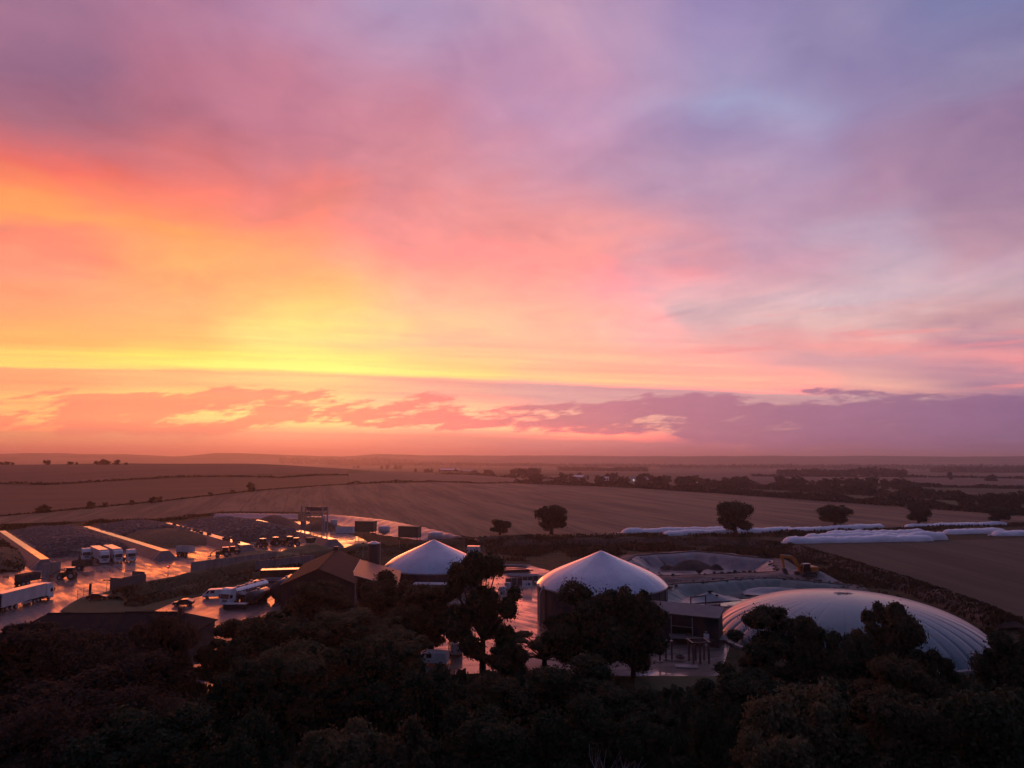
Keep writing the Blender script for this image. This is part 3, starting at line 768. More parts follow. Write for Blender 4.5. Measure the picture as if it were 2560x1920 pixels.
def heap(name, px, rx, ry, h, mat, label, cat, rz=0.0, seed=0, z=0.0):
    c = G(px[0], px[1], z); t = thing(name, label, cat, c, rz)
    m = MB(); rows = []
    for j in range(13):
        f = j / 12; row = []
        for i in range(40):
            a = 2 * math.pi * i / 40
            rr = (1 - f) * (1 + 0.14 * fbm(math.cos(a) * 1.5 + seed, math.sin(a) * 1.5, f, 3))
            zz = h * (math.sin(f * math.pi / 2) ** 1.25) * (1 + 0.14 * fbm(math.cos(a) * rr * 2 + seed, math.sin(a) * rr * 2, 4.0, 4))
            row.append((rx * rr * math.cos(a), ry * rr * math.sin(a), zz - 0.05))
        rows.append(row)
    m.loft(rows, closed=True); m.build('surface', mat, t, smooth=True)
    return t
heap('muck_heap', (690, 1311), 24, 9, 4.2, M_dark, 'low dark muck heap at the back of the rightmost clamp', 'heap', RAD(-48), 2)
heap('muck_heap', (800, 1322), 13, 9, 3.6, M_silage, 'brown heap standing right behind the steel gantry', 'heap', RAD(-30), 4)
heap('chaff_heap', (655, 1396), 15, 5, 2.6, M_grainheap, 'long tan heap left of the tractors behind the retaining wall', 'heap', RAD(28), 5)
heap('chaff_heap', (770, 1384), 13, 5, 3.2, M_grainheap, 'tan heap in front of the tractors behind the retaining wall', 'heap', RAD(32), 6)
heap('chaff_heap', (900, 1374), 9, 4, 2.2, M_grainheap, 'small tan heap beside the black silo behind the retaining wall', 'heap', RAD(36), 9)

# tyres lying on the third wall
tw, ta, td, tn, tL = W[2]
tmesh = MB().lathe([(0.55, 0.0), (0.78, 0.1), (0.80, 0.32), (0.62, 0.48), (0.36, 0.42), (0.36, 0.05), (0.55, 0.0)], 16).mesh('tyre')
tmesh.materials.append(M_tyre)
for p in tmesh.polygons: p.use_smooth = True
tpos = [(0.12, .4), (0.24, -.5), (0.29, .3), (0.36, -.4), (0.41, .5), (0.47, 0.), (0.53, -.6), (0.60, .3), (0.80, -.5), (0.825, -.1), (0.885, .2), (0.905, .6)]
for i, (s, o_) in enumerate(tpos):
    q = ta + td * (tL * s) + tn * o_
    o = bpy.data.objects.new('tyre', tmesh); link(o); o.location = (q.x, q.y, WT + 0.05); o.scale = (1.15, 1.15, 1.3 if i > 7 else 1)
    tag(o, ORD[i - 8] + ' big black tyre counted towards the near end of the third clamp wall' if i > 7 else ORD[i] + ' black tyre from the far end on the third clamp wall', 'tyre', 'tyres on the third clamp wall')

# retaining wall along the front of the clamp yard, precast panels
def panel_wall(name, pa, pb, h, mat, label, pw=2.4, th=0.25, z=0.0, lean=0.0):
    a, b = G(*pa), G(*pb); d = Vector((b.x - a.x, b.y - a.y)); L = d.length
    t = thing(name, label, 'wall', (a.x, a.y, z), math.atan2(d.y, d.x))
    k = max(1, int(round(L / pw))); w = L / k
    me = MB().bx(0.015, w - 0.015, -th / 2, th / 2, 0, h).mesh('panel'); me.materials.append(mat)
    po = MB().bx(-0.12, 0.12, -th / 2 - .12, th / 2 + .06, 0, h + .06).mesh('post'); po.materials.append(M_conc)
    for i in range(k):
        o = bpy.data.objects.new('panel', me); link(o); o.parent = t; o.location = (i * w, 0, 0)
        q = bpy.data.objects.new('post', po); link(q); q.parent = t; q.location = (i * w, 0, 0)
    return t
panel_wall('retaining_wall', (478, 1430), (690, 1400), 2.7, M_conc, 'long pale concrete retaining wall in front of the clamp yard')
panel_wall('retaining_wall', (638, 1436), (785, 1418), 3.6, M_panel, 'ribbed grey panel wall behind the dark container and tanks', pw=1.2, th=0.12)
panel_wall('wall_block', (106, 1440), (150, 1432), 3.2, M_conc, 'short concrete wall end beside the dark tractor')

# ================================================================ vehicles
def wheel(parent, x, y, r, w, rimr=0.55):
    m = MB(); s = 1 if y > 0 else -1
    m.tube((x, y - w / 2, r), (x, y + w / 2, r), r, n=16)
    o = m.build('wheel', M_tyre, parent)
    q = MB(); q.tube((x, y + s * (w / 2 - .03), r), (x, y + s * (w / 2 + .02), r), r * rimr, n=12); q.build('rim', M_rim, o)
    return o

def cab_unit(t, mat, high=3.75):
    """European cab-over tractor, front at x = 0, looking along +x"""
    m = MB(); m.ex([(0, .55), (0.02, 1.55), (-0.10, 2.5), (-0.32, 2.78), (-0.55, high - .25), (-1.0, high), (-2.25, high), (-2.25, .95), (-1.75, .95), (-1.6, .62), (-0.95, .62), (-0.8, .5)], -1.23, 1.23)
    m.build('cab', mat, t, bevel=0.07)
    g = MB(); g.add([(0.035, -1.08, 1.66), (0.035, 1.08, 1.66), (-0.085, 1.05, 2.5), (-0.085, -1.05, 2.5), (-0.06, -1.08, 1.66), (-0.06, 1.08, 1.66), (-0.2, 1.05, 2.5), (-0.2, -1.05, 2.5)],
                    [(0, 1, 2, 3), (4, 7, 6, 5), (0, 4, 5, 1), (1, 5, 6, 2), (2, 6, 7, 3), (3, 7, 4, 0)]); g.build('windscreen', M_glass, t)
    v = MB(); v.bx(-0.2, 0.16, -1.05, 1.05, 2.52, 2.66); v.build('sun_visor', M_black, t)
    for s in (-1, 1):
        w = MB(); w.ex([(-0.3, 1.7), (-1.15, 1.7), (-1.15, 2.45), (-0.42, 2.45)], s * 1.22, s * 1.255); w.build('side_window', M_glass, t)
        r = MB(); r.box((-0.08, s * 1.42, 2.15), (0.14, 0.22, 0.75)); r.build('mirror', M_black, t)
        h = MB(); h.box((0.03, s * 0.88, 0.82), (0.1, 0.42, 0.24)); h.build('headlight', M_lamp, t)
    gr = MB()
    for k in range(4): gr.bx(0.0, 0.05, -0.62, 0.62, 1.02 + k * .13, 1.10 + k * .13)
    gr.build('grille', M_black, t)
    b = MB(); b.bx(-0.55, 0.06, -1.22, 1.22, 0.36, 0.62); b.build('bumper', mat, t, bevel=0.04)
    f = MB(); f.bx(-0.75, -0.62, -0.5, 0.5, high - .5, high - .38); f.build('roof_vent', M_black, t)
    c = MB(); c.bx(-6.1, -1.0, -0.45, 0.45, .7, 1.0); c.bx(-3.4, -2.3, -1.15, 1.15, .5, 1.05); c.build('chassis', M_chassis, t)
    for x in (-1.35, -4.7, -5.9):
        for y in (-1.02, 1.02): wheel(t, x, y, .52, .34)

def lorry(name, label, loc, rz, mat=M_white, body=None, group=None):
    t = thing(name, label, 'lorry', loc, rz, group); cab_unit(t, mat)
    if body == 'box':
        b = MB(); b.bx(-15.6, -2.55, -1.27, 1.27, 1.15, 3.98); o = b.build('trailer_body', M_offwhite, t, bevel=0.03)
        r = MB(); r.bx(-15.62, -2.53, -1.29, 1.29, 3.99, 4.05); r.build('trailer_roof', M_topwet, o)
        k = MB()
        for i in range(11): k.bx(-15.3 + i * 1.25, -15.24 + i * 1.25, -1.30, 1.30, 1.2, 3.95)
        k.build('rib', M_offwhite, o)
        u = MB(); u.bx(-15.5, -2.8, -1.2, 1.2, .95, 1.15); u.build('trailer_chassis', M_chassis, t)
        for x in (-11.5, -12.8, -14.1):
            for y in (-1.05, 1.05): wheel(t, x, y, .5, .4)
    if body == 'bulk':
        b = MB(); b.ex([(-2.7, 1.25), (-2.55, 3.75), (-15.3, 3.85), (-15.3, 1.0), (-9.0, 1.0), (-7.4, 1.25)], -1.26, 1.26); o = b.build('trailer_body', M_offwhite, t, bevel=0.03)
        k = MB()
        for s in (-1, 1):
            k.bx(-15.3, -2.6, min(s * 1.26, s * 1.33), max(s * 1.26, s * 1.33), 3.68, 3.86)
            k.bx(-15.3, -2.75, min(s * 1.26, s * 1.30), max(s * 1.26, s * 1.30), 1.18, 1.34)
        k.build('top_rail', M_offwhite, o)
        sh = MB(); sh.bx(-15.25, -2.65, -1.2, 1.2, 3.78, 3.90); sh.build('roll_sheet', M_topwet, o)
        d = MB(); d.bx(-15.36, -15.29, -1.1, 1.1, 1.1, 3.6); d.build('tailgate', M_black, o)
        u = MB(); u.bx(-15.0, -2.9, -.5, .5, .85, 1.1); u.build('trailer_chassis', M_chassis, t)
        gd = MB()
        for s in (-1, 1): gd.bx(-9.8, -6.6, min(s * 1.16, s * 1.22), max(s * 1.16, s * 1.22), .55, .95)
        gd.build('side_guard', M_galv, t)
        for x in (-11.2, -12.5, -13.8):
            for y in (-1.05, 1.05): wheel(t, x, y, .5, .4)
    if body == 'tank':
        b = MB(); n = 18; rows = []
        for x, r in ((-2.75, .5), (-2.7, 1.0), (-2.85, 1.1), (-14.2, 1.1), (-14.35, 1.0), (-14.45, .5)):
            rows.append([(x, 1.08 * r * math.cos(2 * math.pi * i / n), 2.45 + .98 * r * math.sin(2 * math.pi * i / n)) for i in range(n)])
        b.loft(rows, closed=True); b.f += [tuple(range(n - 1, -1, -1)), tuple(range(5 * n, 6 * n))]
        o = b.build('tank_body', M_silver, t, smooth=False)
        k = MB()
        for i in range(11):
            x = -3.4 - i * 1.05; rr = [(x + dx, 1.20 * math.cos(2 * math.pi * j / n), 2.45 + 1.09 * math.sin(2 * math.pi * j / n)) for dx in (0, .1) for j in range(n)]
            k.loft([rr[:n], rr[n:]], closed=True)
        k.build('band', M_galv, o)
        w = MB(); w.bx(-14.0, -3.0, -.3, .3, 3.55, 3.62); w.bx(-14, -3, -.34, -.30, 3.6, 4.1) if False else None
        for x in (-4.5, -7.5, -10.5, -13): w.tube((x, 0, 3.5), (x, 0, 3.78), .32, n=12)
        w.build('walkway', M_galv, o)
        u = MB(); u.bx(-14.2, -2.9, -.5, .5, .85, 1.45)
        for s in (-1, 1): u.tube((-12, s * 1.15, 1.35), (-4, s * 1.15, 1.35), .11, n=8)
        u.build('trailer_chassis', M_galv, t)
        for x in (-10.9, -12.2, -13.5):
            for y in (-1.05, 1.05): wheel(t, x, y, .5, .4)
    return t
M_topwet = pm('wet_painted_roof', (0.55, 0.54, 0.54), (0.42, 0.41, 0.41), 0.6, 0.12, r2=0.3, stretch=(1, 1, 1), coat=0.6)

_h = G(247, 1377, 4) - G(223, 1366, 4); HB = math.atan2(_h.y, _h.x)
lorry('articulated_lorry', 'white articulated lorry with box trailer, left of the two at the clamp', G(262, 1410), HB, body='box')
lorry('articulated_lorry', 'white articulated lorry with box trailer, right of the two at the clamp', G(296, 1407), HB, body='box')
lorry('tractor_unit', 'white lorry cab without trailer standing leftmost at the covered clamp', G(216, 1402), HB)
lorry('tractor_unit', 'white lorry cab without trailer standing rightmost at the sloping wall', G(329, 1405), HB)
_c = G(121, 1496)
lorry('bulk_lorry', 'long white bulk tipper lorry cut by the left picture edge', (_c.x, _c.y, 0), RAD(86), body='bulk')
_a, _b = G(560, 1517), G(650, 1490)
lorry('tanker_lorry', 'white lorry with ribbed silver tanker trailer beside the white van', (_a.x, _a.y, 0), math.atan2(_a.y - _b.y, _a.x - _b.x), body='tank')

def car(name, label, cat, loc, rz, mat, kind='car'):
    t = thing(name, label, cat, loc, rz)
    if kind == 'van':
        prof = [(2.45, .35), (2.5, .85), (2.2, 1.08), (1.35, 1.88), (1.0, 1.97), (-2.35, 1.97), (-2.45, 1.0), (-2.45, .35)]; W_ = .97
        win = [(1.28, 1.12), (1.95, 1.12), (1.30, 1.78), (0.95, 1.80)]; rear = [(-.05, 1.15), (.8, 1.15), (.8, 1.78), (-.05, 1.78)]
        ws = [(2.2, 1.1), (1.36, 1.88)]; wx = (1.55, -1.5); r = .34
    else:
        prof = [(2.05, .32), (2.1, .62), (1.95, .82), (1.05, .96), (.35, 1.42), (-.9, 1.48), (-1.75, 1.05), (-2.1, .95), (-2.12, .32)]; W_ = .88
        win = [(.85, .98), (.30, 1.36), (-.2, 1.4), (-.2, .98)]; rear = [(-.3, .98), (-.3, 1.4), (-.85, 1.41), (-1.45, 1.02)]
        ws = [(1.06, .99), (.38, 1.42)]; wx = (1.3, -1.3); r = .32
    b = MB(); b.ex(prof, -W_, W_); b.build('body', mat, t, bevel=0.09, smooth=False)
    for s in (-1, 1):
        for nm, pr in (('side_window', win), ('side_window', rear)):
            q = MB(); q.ex(pr, s * (W_ - .01), s * (W_ + .012)); q.build(nm, M_glass, t)
        h = MB(); h.box((prof[1][0] - .08, s * .68, .72), (.22, .3, .16)); h.build('headlight', M_lamp, t)
        l_ = MB(); l_.box((prof[-1][0] + .0, s * .7, .85), (.06, .2, .2)); l_.build('tail_light', M_red, t)
        mi = MB(); mi.box((.9 if kind == 'car' else 1.5, s * (W_ + .1), 1.0 if kind == 'car' else 1.25), (.12, .18, .14)); mi.build('mirror', M_black, t)
    (x0, z0), (x1, z1) = ws
    w = MB(); w.add([(x0 + .03, -W_ + .12, z0), (x0 + .03, W_ - .12, z0), (x1 + .03, W_ - .16, z1), (x1 + .03, -W_ + .16, z1), (x0 - .06, -W_ + .12, z0 - .04), (x0 - .06, W_ - .12, z0 - .04), (x1 - .06, W_ - .16, z1 - .06), (x1 - .06, -W_ + .16, z1 - .06)],
                    [(0, 1, 2, 3), (4, 7, 6, 5), (0, 4, 5, 1), (1, 5, 6, 2), (2, 6, 7, 3), (3, 7, 4, 0)]); w.build('windscreen', M_glass, t)
    for x in wx:
        for y in (-W_ + .08, W_ - .08): wheel(t, x, y, r, .22)
    return t
car('van', 'small white van parked beside the tanker lorry', 'van', G(536, 1494), RAD(196), M_white, 'van')
car('car', 'black car parked on the wet yard left of the white van', 'car', G(458, 1514), RAD(188), M_darkcar)
car('car', 'dark red car parked on the verge beside the gate', 'car', G(243, 1500) + Vector((0, 0, .1)), RAD(12), M_redcar)
car('car', 'dark car with reflecting roof in front of the gabled house', 'car', G(490, 1690), RAD(20), M_bluecar)

def tractor(name, label, loc, rz, mat=M_tractor, loader=False, rear=None):
    t = thing(name, label, 'tractor', loc, rz)
    b = MB(); b.ex([(2.6, 1.0), (2.55, 1.75), (0.6, 2.0), (.5, 1.0)], -.48, .48); b.build('bonnet', mat, t, bevel=.06)
    c = MB(); c.ex([(.55, 1.2), (.45, 2.9), (-1.05, 2.95), (-1.2, 1.5), (-.9, 1.1)], -.78, .78); c.build('cab_glass', M_glass, t)
    r = MB(); r.bx(-1.25, .65, -.92, .92, 2.95, 3.12); r.build('cab_roof', M_topwet, t, bevel=.05)
    f = MB()
    for x, z in ((.5, 2.9), (-1.05, 2.95)):
        for s in (-1, 1): f.tube((x, s * .78, 1.2), (x * .95, s * .78, z), .06, n=6)
    f.build('cab_pillar', M_black, t)
    k = MB(); k.bx(-1.4, 2.4, -.35, .35, .7, 1.1); k.build('chassis', M_chassis, t)
    e = MB(); e.tube((1.0, .42, 1.9), (1.0, .42, 3.0), .06, n=8); e.build('exhaust', M_black, t)
    for y in (-.98, .98):
        wheel(t, -.75, y, .98, .62); wheel(t, 1.95, y, .68, .48)
        g = MB(); g.box((-.75, y * .86, 2.03), (1.5, .5, .07)); g.build('mudguard', mat, t)
    if loader:
        l_ = MB()
        for s in (-1, 1): l_.path([(-.2, s * .62, 1.9), (2.2, s * .62, 2.6), (4.0, s * .62, 1.3)], .1, 6)
        l_.build('loader_arm', mat, t)
        q = MB(); q.ex([(3.9, .4), (5.0, .35), (4.2, .6), (4.05, 1.5), (3.9, 1.5)], -1.3, 1.3); q.build('bucket', M_chassis, t)
    return t

def tipper(name, label, loc, rz, mat, L=6.2, H=1.9, cat='trailer'):
    t = thing(name, label, cat, loc, rz)
    b = MB(); h = 1.15
    b.bx(-L / 2, L / 2, -1.25, 1.25, h, h + .12)
    for s in (-1, 1): b.bx(-L / 2, L / 2, min(s * 1.25, s * 1.17), max(s * 1.25, s * 1.17), h + .12, h + H)
    b.bx(-L / 2, -L / 2 + .08, -1.17, 1.17, h + .12, h + H); b.bx(L / 2 - .08, L / 2, -1.17, 1.17, h + .12, h + H)
    o = b.build('body', mat, t)
    k = MB()
    for i in range(6):
        x = -L / 2 + .2 + i * (L - .4) / 5
        for s in (-1, 1): k.bx(x - .05, x + .05, min(s * 1.25, s * 1.33), max(s * 1.25, s * 1.33), h + .1, h + H)
    k.build('rib', mat, o)
    l_ = MB(); l_.bx(-L / 2 + .15, L / 2 - .15, -1.1, 1.1, h + .2, h + H - .25); l_.build('load', M_silage, o)
    c = MB(); c.bx(-L / 2, L / 2 + 1.8, -.15, .15, .85, 1.1); c.build('chassis', M_chassis, t)
    for x in (-.7, -1.9):
        for y in (-1.05, 1.05): wheel(t, x, y, .6, .5)
    return t
tipper('farm_trailer', 'white tipping trailer standing on the glowing wet yard', G(463, 1388), HB + .5, M_offwhite, 5.6, 1.9)
tractor('tractor', 'dark tractor with loader at the end of the glowing clamp floor', G(560, 1392), RAD(200), M_tractor, True)
tractor('tractor', 'dark green tractor left in the group under the rear heap', G(655, 1368), RAD(150))
tractor('tractor', 'dark green tractor with loader in the middle of the group', G(690, 1364), RAD(60), M_tractor, True)
tractor('tractor', 'tall dark tractor right in the group under the rear heap', G(722, 1362), RAD(170), M_tractor)
tractor('tractor', 'blue tractor beside the feed hopper in front of the tan heap', G(738, 1366), RAD(200), M_dkblue)
tractor('tractor', 'big dark tractor standing before the concrete wall end', G(172, 1448), RAD(195), M_tractor, True)
tipper('farm_trailer', 'brown farm trailer behind the big dark tractor', G(208, 1424), RAD(15), M_brown if 'M_brown' in globals() else M_timber, 5.4, 1.6)
tipper('farm_trailer', 'dark trailer on the flooded corner above the long white lorry', G(68, 1462), RAD(70), M_teal, 5.0, 1.7)
# feed hopper with sloping sides
t = thing('feed_hopper', 'dark feed hopper with flared sides right of the tractors', 'hopper', G(776, 1366), RAD(-20))
m = MB(); m.box((0, 0, 2.2), (1.9, 1.9, 2.0), 0, 1.55); m.build('bin', M_green, t)
m = MB()
for x in (-.85, .85):
    for y in (-.85, .85): m.tube((x, y, 0), (x, y, 1.3), .08, n=6)
m.build('leg', M_chassis, t)
m = MB(); m.path([(-.9, 0, 1.4), (-2.4, 0, 3.4), (-3.0, 0, 3.3)], .28, 8); m.build('elevator', M_chassis, t)
# telehandler beside the trailer
t = thing('telehandler', 'dark telehandler with raised boom beside the clamp wall end', 'telehandler', G(583, 1386), RAD(185))
m = MB(); m.ex([(-2.2, .7), (2.0, .7), (2.1, 1.3), (-.2, 1.5), (-2.3, 1.6)], -.7, .7); m.build('body', M_tractor, t)
m = MB(); m.bx(-.6, .9, .1, 1.0, 1.3, 2.6); m.build('cab', M_glass, t)
m = MB(); m.bx(-.65, .95, .05, 1.05, 2.6, 2.7); m.build('cab_roof', M_topwet, t)
m = MB(); m.tube((-2.2, -.35, 1.7), (1.2, -.35, 5.6), .22, .16, n=8); m.build('boom', M_tractor, t)
m = MB(); m.bx(1.0, 1.6, -1.4, .7, 5.0, 5.8); m.build('bucket', M_chassis, t)
for x in (-1.5, 1.5):
    for y in (-1.0, 1.0): wheel(t, x, y, .65, .45)

# excavator on the chalk track
def excavator(loc, rz):
    t = thing('excavator', 'orange tracked excavator with bent boom on the chalk track', 'excavator', loc, rz)
    for s in (-1, 1):
        m = MB(); m.ex([(-2.1, .35), (-1.9, .08), (1.9, .08), (2.1, .35), (2.1, .62), (1.9, .88), (-1.9, .88), (-2.1, .62)], s * 1.5 - .28, s * 1.5 + .28); o = m.build('track', M_tyre, t)
        w = MB()
        for i in range(5): w.tube((-1.5 + i * .75, s * 1.5 - .3, .4), (-1.5 + i * .75, s * 1.5 + .3, .4), .26, n=10)
        w.build('roller', M_chassis, o)
    m = MB(); m.bx(-1.2, 1.2, -1.2, 1.2, .6, 1.05); m.build('undercarriage', M_chassis, t)
    m = MB(); m.ex([(-2.9, 1.1), (1.5, 1.1), (1.5, 1.75), (-.4, 2.15), (-2.7, 2.3), (-2.95, 1.9)], -1.35, .15); m.bx(-2.8, -1.0, .15, 1.35, 1.1, 2.25); m.build('house', M_orange, t, bevel=.08)
    m = MB(); m.bx(-3.0, -2.5, -1.3, 1.3, 1.05, 2.0); m.build('counterweight', M_chassis, t, bevel=.1)
    m = MB(); m.ex([(-.7, 1.15), (1.45, 1.15), (1.5, 2.1), (1.1, 3.0), (-.6, 3.0)], .25, 1.3); o = m.build('cab', M_glass, t)
    m = MB(); m.bx(-.68, 1.15, .22, 1.33, 3.0, 3.1); m.build('cab_roof', M_offwhite, o)
    m = MB()
    for p, q in (((1.4, 1.2), (1.5, 2.1)), ((1.5, 2.1), (1.1, 3.0)), ((-.65, 1.2), (-.6, 3.0))):
        for y in (.25, 1.3): m.tube((p[0], y, p[1]), (q[0], y, q[1]), .06, n=6)
    m.build('cab_pillar', M_orange, o)
    m = MB(); m.ex([(1.0, 1.6), (1.4, 1.3), (3.6, 4.2), (6.3, 4.6), (6.4, 5.0), (6.1, 5.15), (3.2, 4.85), (2.4, 4.2)], -.45, .0); m.build('boom', M_orange, t)
    m = MB(); m.ex([(6.0, 5.3), (6.6, 5.2), (5.9, 2.0), (5.55, 1.9), (5.6, 3.8)], -.4, -.05); m.build('dipper_arm', M_orange, t)
    m = MB(); m.tube((1.9, -.22, 2.1), (3.5, -.22, 4.1), .1, n=8); m.tube((3.6, -.22, 5.0), (5.9, -.22, 5.25), .09, n=8); m.build('hydraulic_ram', M_galv, t)
    m = MB(); m.ex([(5.5, 2.0), (6.0, 1.9), (5.9, 1.1), (5.3, .35), (4.8, .5), (5.0, 1.1)], -.75, .3); m.build('bucket', M_chassis, t)
    return t
# ================================================================ digesters and gas dome
def digester(c, R, wall, h, label, ribs=28, rz=0.0):
    t = thing('digester', label, 'digester', (c[0], c[1], 0), rz)
    m = MB(); m.lathe([(R - .1, -0.1), (R - .1, wall)], 72); m.build('tank_wall', M_tankwall, t, smooth=True)
    me = MB().box((0, 0, wall / 2), (0.10, 0.35, wall)).mesh('wall_rib'); me.materials.append(M_tankwall)
    for i in range(ribs):
        a = 2 * math.pi * i / ribs; o = bpy.data.objects.new('wall_rib', me); link(o); o.parent = t
        o.location = ((R - .02) * math.cos(a), (R - .02) * math.sin(a), 0); o.rotation_euler = (0, 0, a)
    prof = [(1.012, 0.0), (1.0, .03), (.965, .10), (.91, .185), (.84, .275), (.76, .36), (.67, .44), (.58, .515), (.48, .595), (.38, .675), (.28, .755), (.18, .84), (.09, .92), (.03, .968), (.0, .99)]
    m = MB(); m.lathe([(R * r, wall + h * z) for r, z in prof], 216, fn=lambda a, j: 1 - 0.007 * abs(math.cos(9 * a)) ** 14 * math.sin(j * math.pi) ** .5 if j < 1 else 1); m.build('membrane_roof', M_membrane, t, smooth=True)
    m = MB(); m.lathe([(R - .08, wall - .28), (R + .12, wall - .28), (R + .12, wall + .05), (R + .0, wall + .08)], 72); m.build('rim', M_galv, t)
    return t
dg1 = digester((-19.9, 183.5), 12.3, 4.8, 6.7, 'smaller white domed digester left, behind the slim chimneys')
dg2 = digester((18.0, 146.0), 12.9, 7.0, 6.5, 'larger white domed digester in the middle of the plant')
# inspection port, pipes and stairs on the larger digester
m = MB(); a = math.radians(184); p = Vector((13.1 * math.cos(a), 13.1 * math.sin(a), 7.2)); m.tube(p, p + Vector((-.5, 0, .1)), .32, n=12); m.build('inspection_port', M_galv, dg2)
m = MB()
q0, q1 = Vector((-7.5, -14.2, 0)), Vector((-4.0, -14.6, 3.2))
for s in (0, .9):
    m.tube(q0 + Vector((0, -s, 1)), q1 + Vector((0, -s, 1)), .045, n=6); m.tube(q0 + Vector((0, -s, .1)), q1 + Vector((0, -s, .1)), .08, n=6)
    for k in range(5):
        c = q0.lerp(q1, k / 4) + Vector((0, -s, 0)); m.tube(c, c + Vector((0, 0, 1)), .035, n=6)
m.build('stair_rail', M_galv, dg2)
m = MB()
for k in range(12):
    c = q0.lerp(q1, (k + .5) / 12); m.box((c.x, c.y - .45, c.z + .05), (.28, .8, .05))
m.build('stair_tread', M_galv, dg2)
m = MB(); m.path([(-12.6, -5.5, 0), (-12.6, -5.5, 6), (-11.9, -5.2, 7.4)], .18, 8); m.build('gas_pipe', M_galv, dg2)

def gas_dome():
    cx, cy, A, B, z0 = 60.4, 132.1, 23.5, 8.9, -1.36
    t = thing('gas_dome', 'huge low grey green inflated dome with seams at right', 'gas dome', (cx, cy, 0))
    prof = []
    for k in range(30):
        ph = RAD(2) + (math.pi / 2 - RAD(2)) * (k / 29) ** 0.92
        r, z = A * math.cos(ph), z0 + B * math.sin(ph)
        if z > -0.2: prof.append((max(r, 0.02), z))
    prof = [(math.sqrt(1 - (z0 / B) ** 2) * A, 0.0)] + [q for q in prof if q[1] > 0.05]
    rng = random.Random(4); ns = 44
    amp = [rng.uniform(.5, 1.5) for _ in range(ns)]
    def fn(a, j):
        k = a / (2 * math.pi) * ns; i = int(k) % ns; f = k - int(k)
        return 1.0 - 0.017 * amp[i] * (abs(2 * f - 1) ** 6) * (0.35 + 0.65 * (1 - j)) - 0.004 * math.cos(7 * a + 1.3) * (1 - j)
    m = MB(); m.lathe(prof, ns * 10, fn=fn); m.build('membrane', M_gas, t, smooth=True)
    m = MB(); m.lathe([(.0, .16), (.5, .14), (.6, .02), (.6, -.1)], 16, (0, 0, z0 + B - .02)); m.build('crown_plate', M_black, t)
    m = MB(); m.lathe([(23.3, 0), (23.9, 0), (23.9, .5), (23.2, .55)], 120); m.build('ring_beam', M_conc, t)
    m = MB(); rng = random.Random(9)
    for i in range(26):
        a = rng.uniform(0, 2 * math.pi); e = rng.uniform(.9, 2.2)
        m.tube((0.4 * math.cos(a), .4 * math.sin(a), z0 + B + .08), (e * math.cos(a), e * math.sin(a), z0 + B + .02 - .008 * e * e), .03, n=5)
    m.build('guy_rope', M_galv, t)
gas_dome()

# ================================================================ buildings
def gable(name, label, A, Bp, half, eave, ridge, m_wall, m_roof, cat='barn', over=.35, hipA=0, hipB=0):
    """building along the axis A -> B"""
    A, Bp = Vector(A), Vector(Bp); d = Bp - A; L = d.length
    t = thing(name, label, cat, (A.x, A.y, 0), math.atan2(d.y, d.x))
    w = MB()
    w.add([(0, -half, -.1), (L, -half, -.1), (L, half, -.1), (0, half, -.1), (0, -half, eave), (L, -half, eave), (L, half, eave), (0, half, eave), (hipA, 0, ridge - .05), (L - hipB, 0, ridge - .05)],
          [(0, 1, 5, 4), (2, 3, 7, 6), (0, 4, 8, 7, 3), (1, 2, 6, 9, 5)] if not (hipA or hipB) else [(0, 1, 5, 4), (2, 3, 7, 6), (0, 4, 7, 3), (1, 2, 6, 5)])
    w.build('wall', m_wall, t)
    k = over * (ridge - eave) / half
    for s in (-1, 1):
        r = MB(); y = s * (half + over); z = eave - k
        oa, ob = (-over if not hipA else -over), (L + over)
        v = [(oa, y, z), (ob, y, z), (ob - (hipB + over if hipB else 0), 0, ridge), (oa + (hipA + over if hipA else 0), 0, ridge)]
        r.add([(p[0], p[1], p[2] + .06) for p in v] + [(p[0], p[1], p[2] - .08) for p in v], [(0, 1, 2, 3), (7, 6, 5, 4), (0, 4, 5, 1), (1, 5, 6, 2), (2, 6, 7, 3), (3, 7, 4, 0)])
        r.build('roof', m_roof, t)
    for hp, x0, sgn in ((hipA, -over, 1), (hipB, L + over, -1)):
        if hp:
            r = MB(); y = half + over; z = eave - k
            v = [(x0, -y, z + .05), (x0, y, z + .05), (x0 + sgn * (hp + over), 0, ridge + .05)]
            r.add(v + [(p[0], p[1], p[2] - .12) for p in v], [(0, 1, 2), (5, 4, 3), (0, 3, 4, 1), (1, 4, 5, 2), (2, 5, 3, 0)]); r.build('roof', m_roof, t)
    c = MB(); c.tube((hipA - over * (not hipA), 0, ridge + .05), (L - hipB + over * (not hipB), 0, ridge + .05), .16, n=6); c.build('ridge_cap', m_roof, t)
    return t, L
bt, bl = gable('barn', 'black barn with brown gabled roof behind the autumn trees', (-41.5, 155.5), (-45.3, 187), 7.6, 5.2, 8.4, M_blackwall, M_barnroof)
for i in range(20):
    pass
m = MB()
for k in range(7):
    y = -6.6 + k * 2.2; m.bx(-.06, -.01, y - .04, y + .04, 0, 5.1 + (7.6 - abs(y)) * .4)
m.build('cladding_batten', M_blackwall, bt)
m = MB(); m.box((30.5, 0, 8.9), (1.6, 1.2, 1.0)); m.build('roof_vent', M_black, bt)
m = MB(); m.tube((-.5, -7.9, 0), (-.5, -7.9, 5.0), .09, n=8); m.tube((-.5, -8.6, 0), (-.5, -7.9, 3.6), .09, n=8); m.build('brace_post', M_galv, bt)

